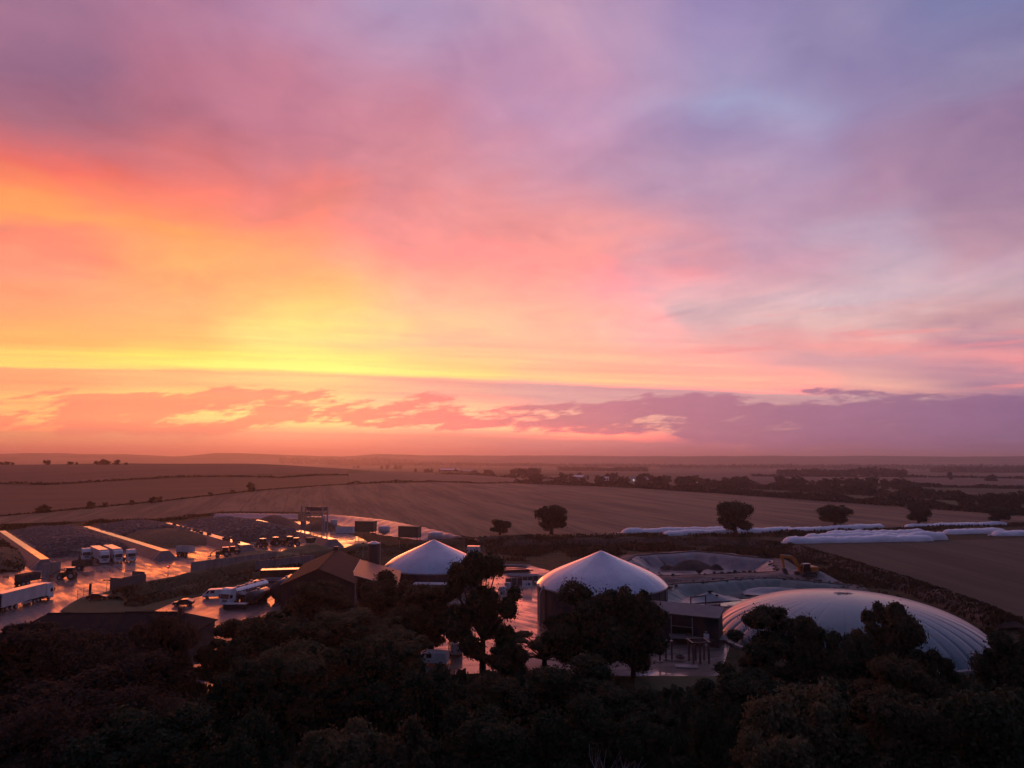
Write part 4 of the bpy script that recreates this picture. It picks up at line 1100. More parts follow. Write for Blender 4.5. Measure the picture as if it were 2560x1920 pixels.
# flat pitched building beside the silo
t = thing('lean_to_building', 'dark building with glowing red brown sheet roof below the silo', 'building')
P = [(-38.2, 182.5, 6.5), (-36.4, 165.2, 5.6), (-23.6, 151.5, 5.2), (-25.4, 166.5, 6.2)]
m = MB(); m.add([(p[0], p[1], p[2] + .06) for p in P] + [(p[0], p[1], p[2] - .12) for p in P], [(0, 1, 2, 3), (7, 6, 5, 4), (0, 4, 5, 1), (1, 5, 6, 2), (2, 6, 7, 3), (3, 7, 4, 0)]); m.build('roof', M_leanroof, t)
cx, cy = sum(p[0] for p in P) / 4, sum(p[1] for p in P) / 4
Q = [(cx + (p[0] - cx) * .955, cy + (p[1] - cy) * .955, p[2] - .13) for p in P]
m = MB(); m.add(Q + [(p[0], p[1], -.1) for p in Q], [(0, 1, 5, 4), (1, 2, 6, 5), (2, 3, 7, 6), (3, 0, 4, 7)]); m.build('wall', M_blackwall, t)
m = MB()
for a, b in ((0, 1), (1, 2)):
    m.tube(Vector(P[a]) + Vector((0, 0, .02)), Vector(P[b]) + Vector((0, 0, .02)), .09, n=6)
m.build('gutter', M_offwhite, t)

t = thing('silo', 'tall black cylindrical silo rising behind the red brown roof', 'silo', (-35.8, 187.4, 0))
m = MB(); m.lathe([(1.5, -.1), (1.5, 9.9), (1.42, 10.0)], 32); m.build('shell', M_blackwall, t, smooth=True)
m = MB(); m.lathe([(1.58, 9.9), (1.58, 10.05), (.5, 10.5), (.02, 10.6)], 24); m.build('cap', M_topwet, t)
m = MB()
for k in range(10): m.lathe([(1.53, k + .4), (1.53, k + .5)], 32)
m.build('hoop', M_blackwall, t)
m = MB()
for s in (-.22, .22): m.tube((1.7, s, 0), (1.7, s, 10.6), .04, n=6)
for k in range(26): m.tube((1.7, -.22, .4 + k * .4), (1.7, .22, .4 + k * .4), .025, n=5)
m.build('ladder', M_galv, t)

# shed between the larger digester and the gas dome
A, Bp = Vector((35.0, 124.0)), Vector((22.5, 130.2)); d = (Bp - A); L = d.length
t = thing('shed', 'long black shed with grey roof and open doorway right of the larger digester', 'shed', (A.x, A.y, 0), math.atan2(d.y, d.x))
D_ = 4.0
m = MB()
m.bx(0, .12, -D_, 0, 0, 5.1); m.bx(L - .12, L, -D_, 0, 0, 5.1); m.bx(.12, L - .12, -D_, -D_ + .12, 0, 5.4)
m.bx(.12, 4.4, -.12, 0, 0, 5.0); m.bx(8.0, L - .12, -.12, 0, 0, 5.0); m.bx(4.4, 8.0, -.12, 0, 3.3, 5.0)
m.build('wall', M_blackwall, t)
m = MB(); m.add([(-.3, .45, 5.05), (L + .3, .45, 5.05), (L + .3, -D_ - .3, 6.1), (-.3, -D_ - .3, 6.1), (-.3, .45, 4.9), (L + .3, .45, 4.9), (L + .3, -D_ - .3, 5.95), (-.3, -D_ - .3, 5.95)], [(0, 1, 2, 3), (7, 6, 5, 4), (0, 4, 5, 1), (1, 5, 6, 2), (2, 6, 7, 3), (3, 7, 4, 0)]); m.build('roof', M_greyroof, t)
m = MB(); m.bx(4.3, 4.45, .0, .12, 0, 4.6); m.bx(7.95, 8.1, 0, .12, 0, 4.6); m.bx(4.45, 7.95, 0, .1, 2.9, 3.02); m.build('door_frame', M_galv, t)
m = MB(); m.bx(1.6, 2.5, 0, .07, .1, 2.2); o = m.build('door', M_white, t)
m = MB(); m.box((2.35, .1, 1.1), (.06, .08, .16)); m.build('handle', M_black, o)
m = MB(); m.box((2.05, .15, 2.5), (.4, .2, .1)); m.build('door_lamp', M_offwhite, t)

# foreground houses at lower left
t1, L1 = gable('farm_building', 'long low dark slate roofed building at the lower left', (-79.5, 121.5), (-64.5, 121.5), 5.4, 4.3, 6.2, M_teal, M_slate, 'building', hipA=2.2)
for x in (3, 6.5, 10):
    m = MB(); m.bx(x, x + 1.2, -5.46, -5.38, 1.2, 2.6); o = m.build('window', M_glass, t1)
    m = MB(); m.bx(x - .1, x + 1.3, -5.52, -5.4, 1.08, 1.18); m.build('sill', M_offwhite, o)
t2, L2 = gable('house', 'dark house with hipped slate roof beside the wet yard', (-64, 121.5), (-51.5, 121.5), 5.2, 4.2, 6.4, M_brick, M_slate, 'house', hipB=3.2)
m = MB(); m.box((9.2, -.6, 6.7), (.7, .9, 1.5)); m.build('chimney', M_brick, t2)
t3, L3 = gable('house_wing', 'small dark gabled house wing facing the parked car', (-56.5, 107.5), (-56.5, 116.0), 3.0, 3.6, 5.6, M_brick, M_slate, 'house')
m = MB()
for k in range(4): m.bx(-.10, -.01, -1.6 + k * .95, -1.48 + k * .95, 0, 2.5)
m.build('porch_post', M_offwhite, t3)
m = MB(); m.bx(-.06, -.005, -1.4, -.7, .1, 2.1); m.build('door', M_white, t3)
m = MB(); m.bx(-.06, -.005, .5, 1.4, .9, 2.0); m.build('window', M_glass, t3)
# hut beside the yard
_p = G(306, 1478); _q = G(362, 1466); d = _q - _p
t = thing('weighbridge_hut', 'dark concrete walled bay beside the verge and wet yard', 'hut', _p, math.atan2(d.y, d.x))
L = d.length
m = MB(); m.bx(0, L, 0, .25, 0, 3.2); m.bx(0, .25, .25, 4, 0, 3.0); m.bx(L - .25, L, .25, 4, 0, 3.6); m.build('wall', M_darkconc if 'M_darkconc' in globals() else M_greyroof, t)
m = MB()
for k in range(3): m.bx(.5 + k * L / 3, .5 + k * L / 3 + L / 3 - .3, -.06, -.005, .15, 2.9)
m.build('panel', M_greyroof, t)

# ================================================================ containers, tanks, poles
def container(name, label, loc, rz, L, Wd, H, mat, roof=None, lift=0.0, ribs=True, cat='container'):
    t = thing(name, label, cat, loc, rz)
    b = MB(); b.bx(-L / 2, L / 2, -Wd / 2, Wd / 2, lift, lift + H); o = b.build('body', mat, t)
    if ribs:
        k = MB(); n = int(L / .7)
        for i in range(n + 1):
            x = -L / 2 + i * L / n
            for s in (-1, 1): k.bx(x - .05, x + .05, min(s * Wd / 2, s * (Wd / 2 + .06)), max(s * Wd / 2, s * (Wd / 2 + .06)), lift + .1, lift + H - .1)
        k.build('rib', mat, o)
    r = MB(); r.bx(-L / 2 - .05, L / 2 + .05, -Wd / 2 - .05, Wd / 2 + .05, lift + H, lift + H + .08); r.build('roof', roof or mat, o)
    if lift:
        g = MB()
        for x in (-L / 2 + .3, 0, L / 2 - .3):
            for y in (-Wd / 2 + .2, Wd / 2 - .2): g.tube((x, y, 0), (x, y, lift), .12, n=6)
        g.build('leg', M_chassis, t)
    else:
        g = MB(); g.bx(-L / 2 + .1, L / 2 - .1, -Wd / 2 + .1, Wd / 2 - .1, 0, .0 + .001) if False else None
    return t
def gp(px, py, z=0.0): return G(px, py, z)
container('container', 'long black plant container with glowing wet roof before the ribbed wall', (-60.5, 189.5, 0), RAD(12), 9.4, 2.8, 3.1, M_blackwall, M_topwet)
m_ = thing('pipe_rack', 'pair of thin pipes running in front of the black container', 'pipes', (-59.5, 183.5, 0), RAD(4))
m = MB()
for z in (1.3, 1.8): m.tube((-3.2, 0, z), (3.0, 0, z), .13, n=8)
m.build('pipe', M_galv, m_)
m = MB()
for x in (-2.8, 0, 2.6): m.bx(x - .06, x + .06, -.1, .1, 0, 2.0)
m.build('support', M_chassis, m_)
def htank(label, a, b, r, z, mat=M_darktank):
    a, b = Vector(a), Vector(b); d = b - a; L = d.length
    t = thing('horizontal_tank', label, 'tank', (a.x, a.y, 0), math.atan2(d.y, d.x))
    n = 32; rows = []
    for x, k in ((-.35, .02), (-.32, .5), (-.15, .88), (0, 1), (L, 1), (L + .15, .88), (L + .32, .5), (L + .35, .02)):
        rows.append([(x, r * k * math.cos(2 * math.pi * i / n), z + r * k * math.sin(2 * math.pi * i / n)) for i in range(n)])
    m = MB(); m.loft(rows, closed=True); m.build('shell', mat, t, smooth=True)
    m = MB()
    for x in (L * .2, L * .8): m = MB(); m.box((x, 0, (z - r) / 2 + .3), (.4, r * 1.5, z - r + .6)); m.build('saddle', M_chassis, t)
    m = MB(); m.tube((L * .5, 0, z + r - .1), (L * .5, 0, z + r + .35), .3, n=12); m.build('manhole', M_galv, t)
    return t
htank('largest dark horizontal tank with glowing orange top left of the barn', (-52.3, 163.5), (-52.5, 174), 2.1, 2.3)
htank('smaller dark horizontal tank with orange top in front of the largest tank', (-57.0, 158.5), (-55.6, 164.5), 1.35, 1.7)
htank('small dark round ended tank behind the silver tanker trailer', (-61.8, 168.5), (-61.0, 174), 1.3, 1.8)
container('container', 'low dark container with thin glowing roof edge beside the smaller tank', (-58.5, 162.3, 0), RAD(2), 3.2, 2.2, 1.9, M_blackwall, M_topwet)
container('container', 'dark flat topped pump container at the front of the tanks', (-58.8, 155.4, 0), RAD(2), 4.6, 1.6, 1.1, M_blackwall, M_topwet)

container('site_cabin', 'white cabin unit left of the green containers behind the yard', gp(864, 1332), RAD(-14), 8.0, 2.6, 2.7, M_white, M_greyroof, cat='cabin')
container('green_bin', 'left large dark green bin raised on legs behind the yard', gp(914, 1341), RAD(-14), 8.2, 3.2, 4.2, M_green, M_green, lift=2.0, cat='bin')
container('green_bin', 'right large dark green bin raised on legs behind the smaller dome', gp(1024, 1352), RAD(-16), 8.2, 3.2, 4.2, M_green, M_green, lift=1.4, cat='bin')
def cone_tank(label, px, r, h, mat=M_offwhite, cage=True):
    t = thing('cone_tank', label, 'tank', G(*px))
    m = MB(); m.lathe([(.12, .7), (r, h * .42), (r, h - .25), (r * .6, h), (.1, h + .08)], 20); m.build('shell', mat, t, smooth=True)
    m = MB()
    for i in range(6):
        a = i * math.pi / 3; m.tube((r * .95 * math.cos(a), r * .95 * math.sin(a), 0), (r * 1.03 * math.cos(a), r * 1.03 * math.sin(a), h - .3), .05, n=5)
    for z in (h * .45, h * .65, h * .85): m.lathe([(r + .05, z), (r + .05, z + .06)], 20)
    m.build('cage', M_galv, t)
    return t
cone_tank('pale cone bottomed tank right behind the steel gantry', (834, 1324), 1.6, 4.6)
cone_tank('pale cone bottomed tank between the two green bins', (960, 1342), 2.3, 4.4)
cone_tank('pale cone bottomed tank behind the tip of the smaller dome', (1088, 1358), 2.7, 4.2)
container('site_cabin', 'small white cabin on the bank right of the smaller dome', gp(1184, 1386, 0.0), RAD(-6), 4.0, 2.4, 2.7, M_white, M_topwet, cat='cabin')
container('control_room', 'grey control container with pale roof in front of the smaller dome', gp(1083, 1492), RAD(-4), 9.0, 3.0, 3.0, M_panel, M_offwhite, cat='container')
container('container', 'small dark container with glowing roof among the yard trees', gp(1229, 1502), RAD(-6), 2.6, 2.0, 2.1, M_blackwall, M_topwet)
def vtank(label, px, r, h, mat=M_galv):
    t = thing('round_tank', label, 'tank', G(*px))
    m = MB(); m.lathe([(r, -.05), (r, h), (r * .9, h + .1), (.05, h + .25)], 24); m.build('shell', mat, t, smooth=True)
    m = MB(); m.lathe([(r + .05, h - .15), (r + .05, h)], 24); m.build('hoop', M_galv, t)
    return t
vtank('left of two small round grey tanks beside the larger digester', (1257, 1484), .85, 1.5)
vtank('right of two small round grey tanks beside the larger digester', (1269, 1472), .75, 1.4)
t = vtank('small white domed lid tank on the apron below the larger digester', (1406, 1614), .95, .6, M_white)
def stack(label, px, h, r):
    t = thing('chimney', label, 'chimney', G(*px))
    m = MB(); m.tube((0, 0, 0), (0, 0, h), r, r * .9, n=12); m.build('flue', M_pipe, t)
    m = MB(); m.box((0, 0, .9), (r * 4, r * 4, 1.8)); m.tube((0, 0, 1.8), (0, 0, 3.2), r * 1.8, n=12); m.build('base', M_panel, t)
    m = MB(); m.tube((0, 0, h - .1), (0, 0, h + .1), r * 1.3, n=12); m.build('cap', M_galv, t)
    return t
stack('taller thicker black chimney in front of the smaller dome', (1062, 1478), 7.6, .26)
stack('thin black chimney left in front of the smaller dome', (1019, 1466), 7.2, .12)
stack('short dark flue between the two chimneys', (1050, 1474), 4.4, .12)
def pole(name, label, px, h, r=.06, arm=None, cat='pole', mat=M_galv, z=0.0):
    t = thing(name, label, cat, G(px[0], px[1], z))
    m = MB(); m.tube((0, 0, -.1), (0, 0, h), r, r * .7, n=8); m.build('mast', mat, t)
    m = MB(); m.box((0, 0, .1), (r * 5, r * 5, .2)); m.build('base', M_conc, t)
    if arm == 'T':
        m = MB(); m.bx(-.9, .9, -.05, .05, h - .06, h + .06); m.box((-.7, 0, h - .12), (.5, .3, .14)); m.box((.7, 0, h - .12), (.5, .3, .14)); m.build('lamp_head', M_black, t)
    elif arm == 'red':
        m = MB(); m.box((0, 0, h - .35), (.5, .35, .75)); m.build('signal_box', M_black, t)
        m = MB(); m.box((-.05, -.2, h - .2), (.3, .08, .3)); m.build('signal_lens', M_redlit, t)
    elif arm == 'flood':
        m = MB(); m.box((0, -.15, h), (.5, .25, .35)); m.build('lamp_head', M_black, t)
    else:
        m = MB(); m.tube((0, 0, h - .05), (0, 0, h + .12), r * 1.6, n=8); m.build('finial', M_galv, t)
    return t
def emit(name, c, s):
    m = bpy.data.materials.new(name); m.use_nodes = True; p = m.node_tree.nodes['Principled BSDF']
    p.inputs['Emission Color'].default_value = tuple(c) + (1,); p.inputs['Emission Strength'].default_value = s; p.inputs['Base Color'].default_value = (.1, .1, .1, 1)
    MATS[name] = m; return m
M_redlit = emit('red_signal', (1.0, 0.12, 0.06), 2.5)
M_lit = emit('lit_lamp', (1.0, 0.9, 0.8), 0.9)
pole('lamp_post', 'twin headed lamp post on the verge above the red car', (266, 1481), 2.9, .06, 'T', 'lamp post', M_black)
pole('traffic_signal', 'post with small red signal light on the glowing yard', (420, 1438), 2.6, .05, 'red', 'signal', M_black)
pole('post', 'thin short post at the yard edge left of the signal', (311, 1446), 2.0, .05, None, 'post', M_black)
pole('lamp_post', 'pale lamp column beside the black silo', (907, 1404), 5.6, .07, 'flood', 'lamp post')
pole('lamp_post', 'pale lamp column left above the smaller dome', (998, 1382), 4.6, .07, 'flood', 'lamp post')
pole('lamp_post', 'thin pale pole right above the smaller dome near the cabin', (1160, 1384), 5.2, .06, 'flood', 'lamp post')
pole('post', 'pale marker post on the bank below the retaining wall', (512, 1452), 2.0, .09, None, 'post')
# mesh gate and posts
_p, _q = G(193, 1500), G(223, 1490); d = _q - _p
t = thing('mesh_gate', 'mesh gate panel across the wet yard beside the red car', 'gate', _p, math.atan2(d.y, d.x)); L = d.length
m = MB()
for z in (.15, 1.2, 2.2): m.tube((0, 0, z), (L, 0, z), .04, n=6)
for x in (0, L / 2, L): m.tube((x, 0, 0), (x, 0, 2.25), .05, n=6)
m.build('frame', M_chassis, t)
m = MB()
for k in range(1, 16): m.tube((L * k / 16, 0, .15), (L * k / 16, 0, 2.2), .014, n=4)
m.build('bar', M_galv, t)
m = MB(); m.box((L + .25, 0, 1.4), (.4, .4, 2.8)); m.build('gate_post', M_black, t)

# steel gantry at the back of the clamps
t = thing('gantry', 'tall grey steel gantry with dark hopper deck behind the clamps', 'gantry', G(778, 1330), RAD(-18))
m = MB()
for x, y, h in ((-5.2, 0, 11), (-3.2, 0, 11.2), (-3.2, 4, 11.2), (5.4, 0, 11.4), (5.4, 4, 11), (6.4, 0, 7)): m.bx(x - .22, x + .22, y - .22, y + .22, 0, h)
m.build('post', M_galv, t)
m = MB()
for z in (6.2, 7.2, 8.6): m.bx(-3.2, 5.4, -.12, .12, z, z + .25); m.bx(-3.2, 5.4, 3.9, 4.1, z, z + .25)
for x in (-3, -.9, 1.2, 3.3, 5.3): m.bx(x - .08, x + .08, -.1, .1, 6.3, 8.7)
m.build('beam', M_galv, t)
m = MB(); m.bx(-3.0, 5.2, -.3, 4.2, 6.3, 6.4); m.build('deck', M_galv, t)
rng = random.Random(2); m = MB()
for k in range(9): m.box((-2.6 + k * .95, 2, 9.9 + rng.uniform(-.1, .15)), (1.0, 3.2, 1.6), 0, .85)
m.build('hopper', M_chassis, t)
m = MB(); m.bx(-5.0, -3.0, -.6, .6, 0, 4.6); m.build('cladding', M_panel, t)

# plastic sheet pegged over the bank below the field
def cover_sheet(label, near, far, zn, zf, seed):
    A = resample(px_poly(near), 60); B_ = resample([G(p[0], p[1], zf) for p in far], 60); rows = []
    for j in range(15):
        f = j / 14; row = []
        for i, (p, q) in enumerate(zip(A, B_)):
            w = p.lerp(q, f); z = zn + (zf - zn) * ss(0, 1, f) + 0.14 * math.sin(i * 1.9 + f * 2.5 + 2 * fbm(i * .1, f, seed, 2)) + .12 * fbm(w.x * .3, w.y * .3, seed, 3)
            row.append((w.x, w.y, z))
        rows.append(row)
    t = thing('plastic_sheet', label, 'sheet'); m = MB(); m.loft(rows); m.build('film', M_pinkfilm, t, smooth=True)
    e = MB()
    for i in range(0, 60, 1): e.tube((rows[-1][i][0], rows[-1][i][1], rows[-1][i][2] - .2), (rows[-1][min(59, i + 1)][0], rows[-1][min(59, i + 1)][1], rows[-1][min(59, i + 1)][2] - .2), .28, n=6)
    e.build('edge_ballast', M_bank, t)
M_pinkfilm = pm('plastic_film', (0.22, 0.20, 0.21), (0.16, 0.145, 0.15), 0.5, 0.34, bump=0.05, bscale=0.8)
cover_sheet('large pink reflecting plastic sheet over the bank behind the green bins', [(812, 1306), (880, 1322), (960, 1340), (1050, 1352), (1130, 1357), (1192, 1355)], [(806, 1285), (880, 1290), (960, 1299), (1050, 1316), (1130, 1334), (1192, 1350)], .25, 3.0, 1)
cover_sheet('small mauve plastic sheet over the bank left of the gantry', [(530, 1297), (600, 1297), (680, 1298), (745, 1299)], [(540, 1284), (600, 1283), (680, 1284), (745, 1285)], .25, 2.2, 2)

# ================================================================ lagoons
def chaikin(P, k=2):
    for _ in range(k):
        Q = []
        for i in range(len(P)):
            a, b = P[i], P[(i + 1) % len(P)]; Q += [a.lerp(b, .25), a.lerp(b, .75)]
        P = Q
    return P
def loop(poly, n=96):
    P = [Vector(p) for p in poly]; P = resample([(p.x, p.y) for p in P] + [(P[0].x, P[0].y)], n + 1)[:-1]
    P = [p + Vector((fbm(p.x * .13, p.y * .13, 2.0, 3), fbm(p.x * .13, p.y * .13, 9.0, 3))) * 1.1 for p in P]
    area = sum(P[i].x * P[(i + 1) % n].y - P[(i + 1) % n].x * P[i].y for i in range(n))
    return P if area > 0 else P[::-1]
def offset(P, d):
    n = len(P); out = []
    for i in range(n):
        t = (P[(i + 2) % n] - P[i - 2]).normalized(); out.append(P[i] + Vector((t.y, -t.x)) * d)
    return out
def lagoon(name, label, poly, rim, slope, m_liner, m_berm, outer=7.0, top=3.0, floor=0.06, folds=0.12, seed=0, water=None):
    n = 120; P = loop(poly, n); t = thing(name, label, 'lagoon')
    rz = [rim(p) for p in P]
    rng = random.Random(seed); fr = [rng.uniform(.5, 1.5) for _ in range(n)]
    rows = []
    for j in range(9):
        f = j / 8; R_ = offset(P, -slope * f)
        rows.append([(q.x, q.y, floor + (z - floor) * (1 - ss(0, 1, f)) * .999 + (folds * fr[i] * (1 if i % 3 == 0 else -.3) * math.sin(math.pi * min(1, f * 1.1)) if 0 < j < 8 else 0) + (.02 if j == 0 else 0)) for i, (q, z) in enumerate(zip(R_, rz))])
    m = MB(); m.loft(rows, closed=True); c = sum((Vector((p[0], p[1])) for p in rows[-1]), Vector((0, 0))) / n
    k = len(m.v); m.v.append((c.x, c.y, floor)); b0 = 8 * n
    m.f += [(b0 + i, b0 + (i + 1) % n, k) for i in range(n)]
    m.build('liner', m_liner, t, smooth=True)
    rows = []
    for dd, zf in ((.0, 1.0), (.35, 1.06), (top * .6, .98), (top, .93), ((top + outer) / 2, .5), (outer, -.06)):
        R_ = offset(P, dd); rows.append([(q.x, q.y, z * zf + (.22 * fbm(q.x * .25, q.y * .25, seed + dd, 4) if .2 < zf < 1.03 else 0)) for q, z in zip(R_, rz)])
    m = MB(); m.loft(rows, closed=True); m.build('berm', m_berm, t, smooth=True)
    m = MB()
    for i in range(n):
        a, b = P[i], P[(i + 1) % n]; m.tube((a.x, a.y, rz[i] + .12), (b.x, b.y, rz[(i + 1) % n] + .12), .13, n=6)
    m.build('liner_edge', M_liner if seed == 2 else M_dark, t)
    return t, P
lg1, LP1 = lagoon('lagoon', 'empty lagoon with grey wrinkled liner behind the larger digester', [(36, 181), (30, 198), (36, 212), (56, 222), (74.5, 206), (69, 188), (52, 184)], lambda p: 2.6 + .9 * ss(180, 220, p.y), 7.5, M_liner, M_track, 8, 4, seed=1)
lg2, LP2 = lagoon('lagoon', 'lagoon with green liner and pink pool beside the gas dome', [(33.5, 157), (36, 169.5), (60, 178.5), (66, 178), (79, 167.5), (64, 158.4), (46, 153.4)], lambda p: .75 + 1.9 * ss(157, 168, p.y), 6.0, M_greenliner, M_track, 5.0, 2.2, seed=2)
o = sheet('water', [(q.x, q.y) for q in offset(LP2, -.5)], 0.42, M_water); o.parent = lg2; del o['kind']
# flooded strip in front of the green lagoon, seen behind the shed
_w = sheet('water', [(30.5, 145), (33.5, 137), (36.5, 141), (39.5, 145), (44.5, 149.2), (44, 151), (36, 153), (32.5, 152)], 0.045, M_water)
# sagging pale liner sheet with a peak on the lagoon floor
t = thing('liner_sheet', 'pale peaked liner sheet lying across the green lagoon floor', 'sheet', (43.5, 163.2, 0), RAD(15))
rows = []
for j in range(13):
    row = []
    for i in range(19):
        u, v = -1 + 2 * i / 18, -1 + 2 * j / 12
        z = .5 + 1.7 * max(0, 1 - abs(u - .1) * 1.25) * max(0, 1 - abs(v) * .95) + .1 * fbm(u * 4, v * 4, 1, 3)
        row.append((u * 7.4, v * 3.0, z))
    rows.append(row)
m = MB(); m.loft(rows); m.build('film', M_linersheet, t, smooth=True)
m = MB(); m.box((.9, -.25, 2.25), (.9, .6, .35), .3); m.box((2.0, -1.2, 1.5), (.6, .5, .35), .9); m.build('ballast', M_dark, t)
t = thing('liner_sheet', 'pale grey liner fold at the back of the green lagoon', 'sheet', (62, 169.6, 0), RAD(-8))
rows = []
for j in range(9):
    row = []
    for i in range(19):
        u, v = -1 + 2 * i / 18, -1 + 2 * j / 8
        row.append((u * 8.0, v * 2.6, .55 + 1.0 * ss(-.6, 1, v) * (1 - abs(u) ** 3) + .12 * fbm(u * 5, v * 3, 6, 3)))
    rows.append(row)
m = MB(); m.loft(rows); m.build('film', M_linersheet, t, smooth=True)
t = heap('muck_patch', (1727, 1422), 8.0, 3.4, 2.7, M_dark, 'dark muck slumped on the grey lagoon liner', 'heap', RAD(20), 11)
t = heap('muck_patch', (1668, 1424), 3.2, 1.6, 1.4, M_dark, 'small dark muck patch left on the grey lagoon liner', 'heap', RAD(10), 13)
t = heap('muck_patch', (1790, 1424), 2.6, 1.4, 1.6, M_dark, 'small dark muck patch right on the grey lagoon liner', 'heap', RAD(-20), 15)
excavator((73.8, 182.5, 2.62), RAD(190))
heap('chalk_heap', (2018, 1462), 10.5, 4.6, 3.9, M_chalk, 'pale chalk spoil heap right of the orange excavator', 'heap', RAD(-28), 21)
heap('chalk_heap', (1965, 1450), 6.5, 3.0, 3.3, M_chalk, 'low chalk heap just under the orange excavator', 'heap', RAD(-20), 24)
rng = random.Random(77); m = MB()
for i in range(260):
    p = LP2[rng.randrange(len(LP2))] if rng.random() < .65 else LP1[rng.randrange(len(LP1))]
    if p.y < 163: continue
    q = p + Vector((rng.uniform(-.8, 2.2), rng.uniform(-.3, 2.6))); s = rng.uniform(.15, .5)
    m.box((q.x, q.y, 2.65 + (.3 if p.y > 181 else 0)), (s * 2, s * 1.5, s), rng.uniform(0, 3), .7)
tag(m.build('clods', M_earth), 'dark clods of earth strewn along the chalk lagoon berms', 'clods', kind='stuff')

# black pipework between shed and lagoon
t = thing('pipework', 'black pipe loop on posts beside the pink flooded strip', 'pipework', (31.0, 141.5, 0))
m = MB()
m.path([(0, 0, 2.4), (5.5, 3.0, 2.5), (10.8, 5.6, 2.6), (11.4, 6.0, 1.2), (11.4, 6.0, 0.2)], .24, 10)
m.path([(4.6, 3.6, 0), (4.6, 3.6, 4.4), (8.0, 5.2, 4.4), (8.0, 5.2, 0)], .14, 8)
m.path([(7.4, 2.5, 1.2), (10.6, 5.0, 2.7)], .18, 8)
m.build('pipe', M_pipe, t)
m = MB()
for x, y in ((1, .6), (3, 1.7), (6.5, 3.5), (9, 4.7)): m.tube((x, y, 0), (x, y, 2.4), .07, n=6)
m.build('support', M_pipe, t)
m = MB(); m.box((6.8, 2.3, 1.2), (.9, .8, 1.1)); m.box((8.2, 2.8, 1.2), (.7, .7, 1.0)); m.build('pump', M_panel, t, bevel=.1)
m = MB()
for x, y in ((-.6, -.2), (-1.2, .3), (.4, .9)): m.tube((x, y, 0), (x, y, 3.2), .16, n=8)
m.build('valve_stem', M_galv, t)

# ================================================================ white silage bags
def bag(label, pa, pb, w, h, seed, z=0.0, group=None):
    a, b = G(*pa), G(*pb); d = b - a; L = math.hypot(d.x, d.y)
    t = thing('silage_bag', label, 'silage bag', (a.x, a.y, z), math.atan2(d.y, d.x))
    n = int(L / 1.1); rows = []
    for i in range(n + 1):
        x = L * i / n; e = min(1, x / 3.2, (L - x) / 3.2); e = math.sin(e * math.pi / 2) ** .6
        bump = 1 + .26 * fbm(x * .11, seed, 0, 3) + .05 * math.sin(x * 1.7 + seed + 3 * fbm(x * .1, seed, 5, 2))
        row = []
        for k in range(15):
            th = math.pi * k / 14
            yy = math.cos(th) * w / 2 * (.35 + .65 * e) * (1 + .14 * fbm(x * .25, th, seed, 2)); zz = max(0, math.sin(th)) ** .75 * h * .84 * bump * max(e, .03)
            row.append((x, yy + .4 * fbm(x * .05, seed, 3, 2), zz - .03))
        rows.append(row)
    m = MB(); m.loft(rows); m.f += [tuple(range(14, -1, -1)), tuple(range(n * 15, n * 15 + 15))]
    m.build('film', M_bag, t, smooth=True)
    m = MB(); m.tube((-.1, 0, .25), (-1.6, .2, .1), .28, .5, n=8); m.build('tied_end', M_bag, t)
    return t
bag('long white silage bag furthest left under the field oaks', (1552, 1334), (1866, 1327), 4.4, 2.5, 1)
bag('long white silage bag in front of the furthest left bag', (1656, 1339), (1985, 1327), 4.2, 2.3, 2)
bag('white silage bag between the two round oaks ending at right', (1972, 1331), (2208, 1319), 4.2, 2.4, 3)
bag('thin far white silage bag behind the two right hand trees', (2262, 1319), (2518, 1312), 4.0, 2.0, 4)
bag('front white silage bag of the broad stack on the stubble', (1957, 1358), (2330, 1351), 5.2, 2.7, 5)
bag('middle white silage bag of the broad stack on the stubble', (2010, 1352), (2368, 1348), 5.2, 3.4, 6)
bag('rear white silage bag of the broad stack on the stubble', (2060, 1346), (2320, 1342), 5.0, 3.6, 7)
bag('white silage bag right of the broad stack, running off right', (2358, 1335), (2515, 1331), 4.6, 2.4, 8)
bag('white silage bag at the right picture edge, nearest the viewer there', (2480, 1339), (2680, 1336), 4.8, 2.4, 9)

# ================================================================ things in the plant yard
tipper('yard_trailer', 'dark red trailer half hidden by trees on the apron', gp(1277, 1622), RAD(8), M_redcar, 4.4, 1.3)
car('van', 'white van half hidden behind the big central tree', 'van', gp(1138, 1632), RAD(100), M_white, 'van')
car('van', 'white van seen through a gap between the central trees', 'van', gp(1082, 1660), RAD(170), M_white, 'van')
t = thing('notice_board', 'white board with two dark marks left of the larger digester', 'board', gp(1318, 1478), RAD(-4))
m = MB(); m.bx(-1.2, 1.2, -.04, .04, .9, 2.5); o = m.build('board', M_white, t)
m = MB(); m.box((-.15, -.05, 1.6), (.22, .02, .45)); m.box((.45, -.05, 1.65), (.5, .02, .6)); m.build('mark', M_dkblue, o)
m = MB(); m.tube((-1.1, .08, 0), (-1.1, .08, 2.5), .06, n=6); m.tube((1.1, .08, 0), (1.1, .08, 2.5), .06, n=6); m.build('leg', M_galv, t)
def pipe_stack(label, px, rz, n, L, r, mat):
    t = thing('pipe_stack', label, 'pipes', G(*px), rz); rng = random.Random(n); m = MB()
    for k in range(n):
        y = rng.uniform(-1.6, 1.6); z = .25 + rng.choice((0, 0, .4)); x = rng.uniform(-.8, .8)
        m.tube((-L / 2 + x, y, z), (L / 2 + x, y + rng.uniform(-.4, .4), z + rng.uniform(-.1, .2)), r, n=7)
    m.build('pipe', mat, t)
    m = MB(); m.box((-L / 4, 0, .1), (.3, 3.4, .2)); m.box((L / 4, 0, .1), (.3, 3.4, .2)); m.build('bearer', M_timber, t)
    return t
pipe_stack('stack of grey pipes behind the larger digester left side', (1312, 1442), RAD(-12), 9, 9, .12, M_galv)
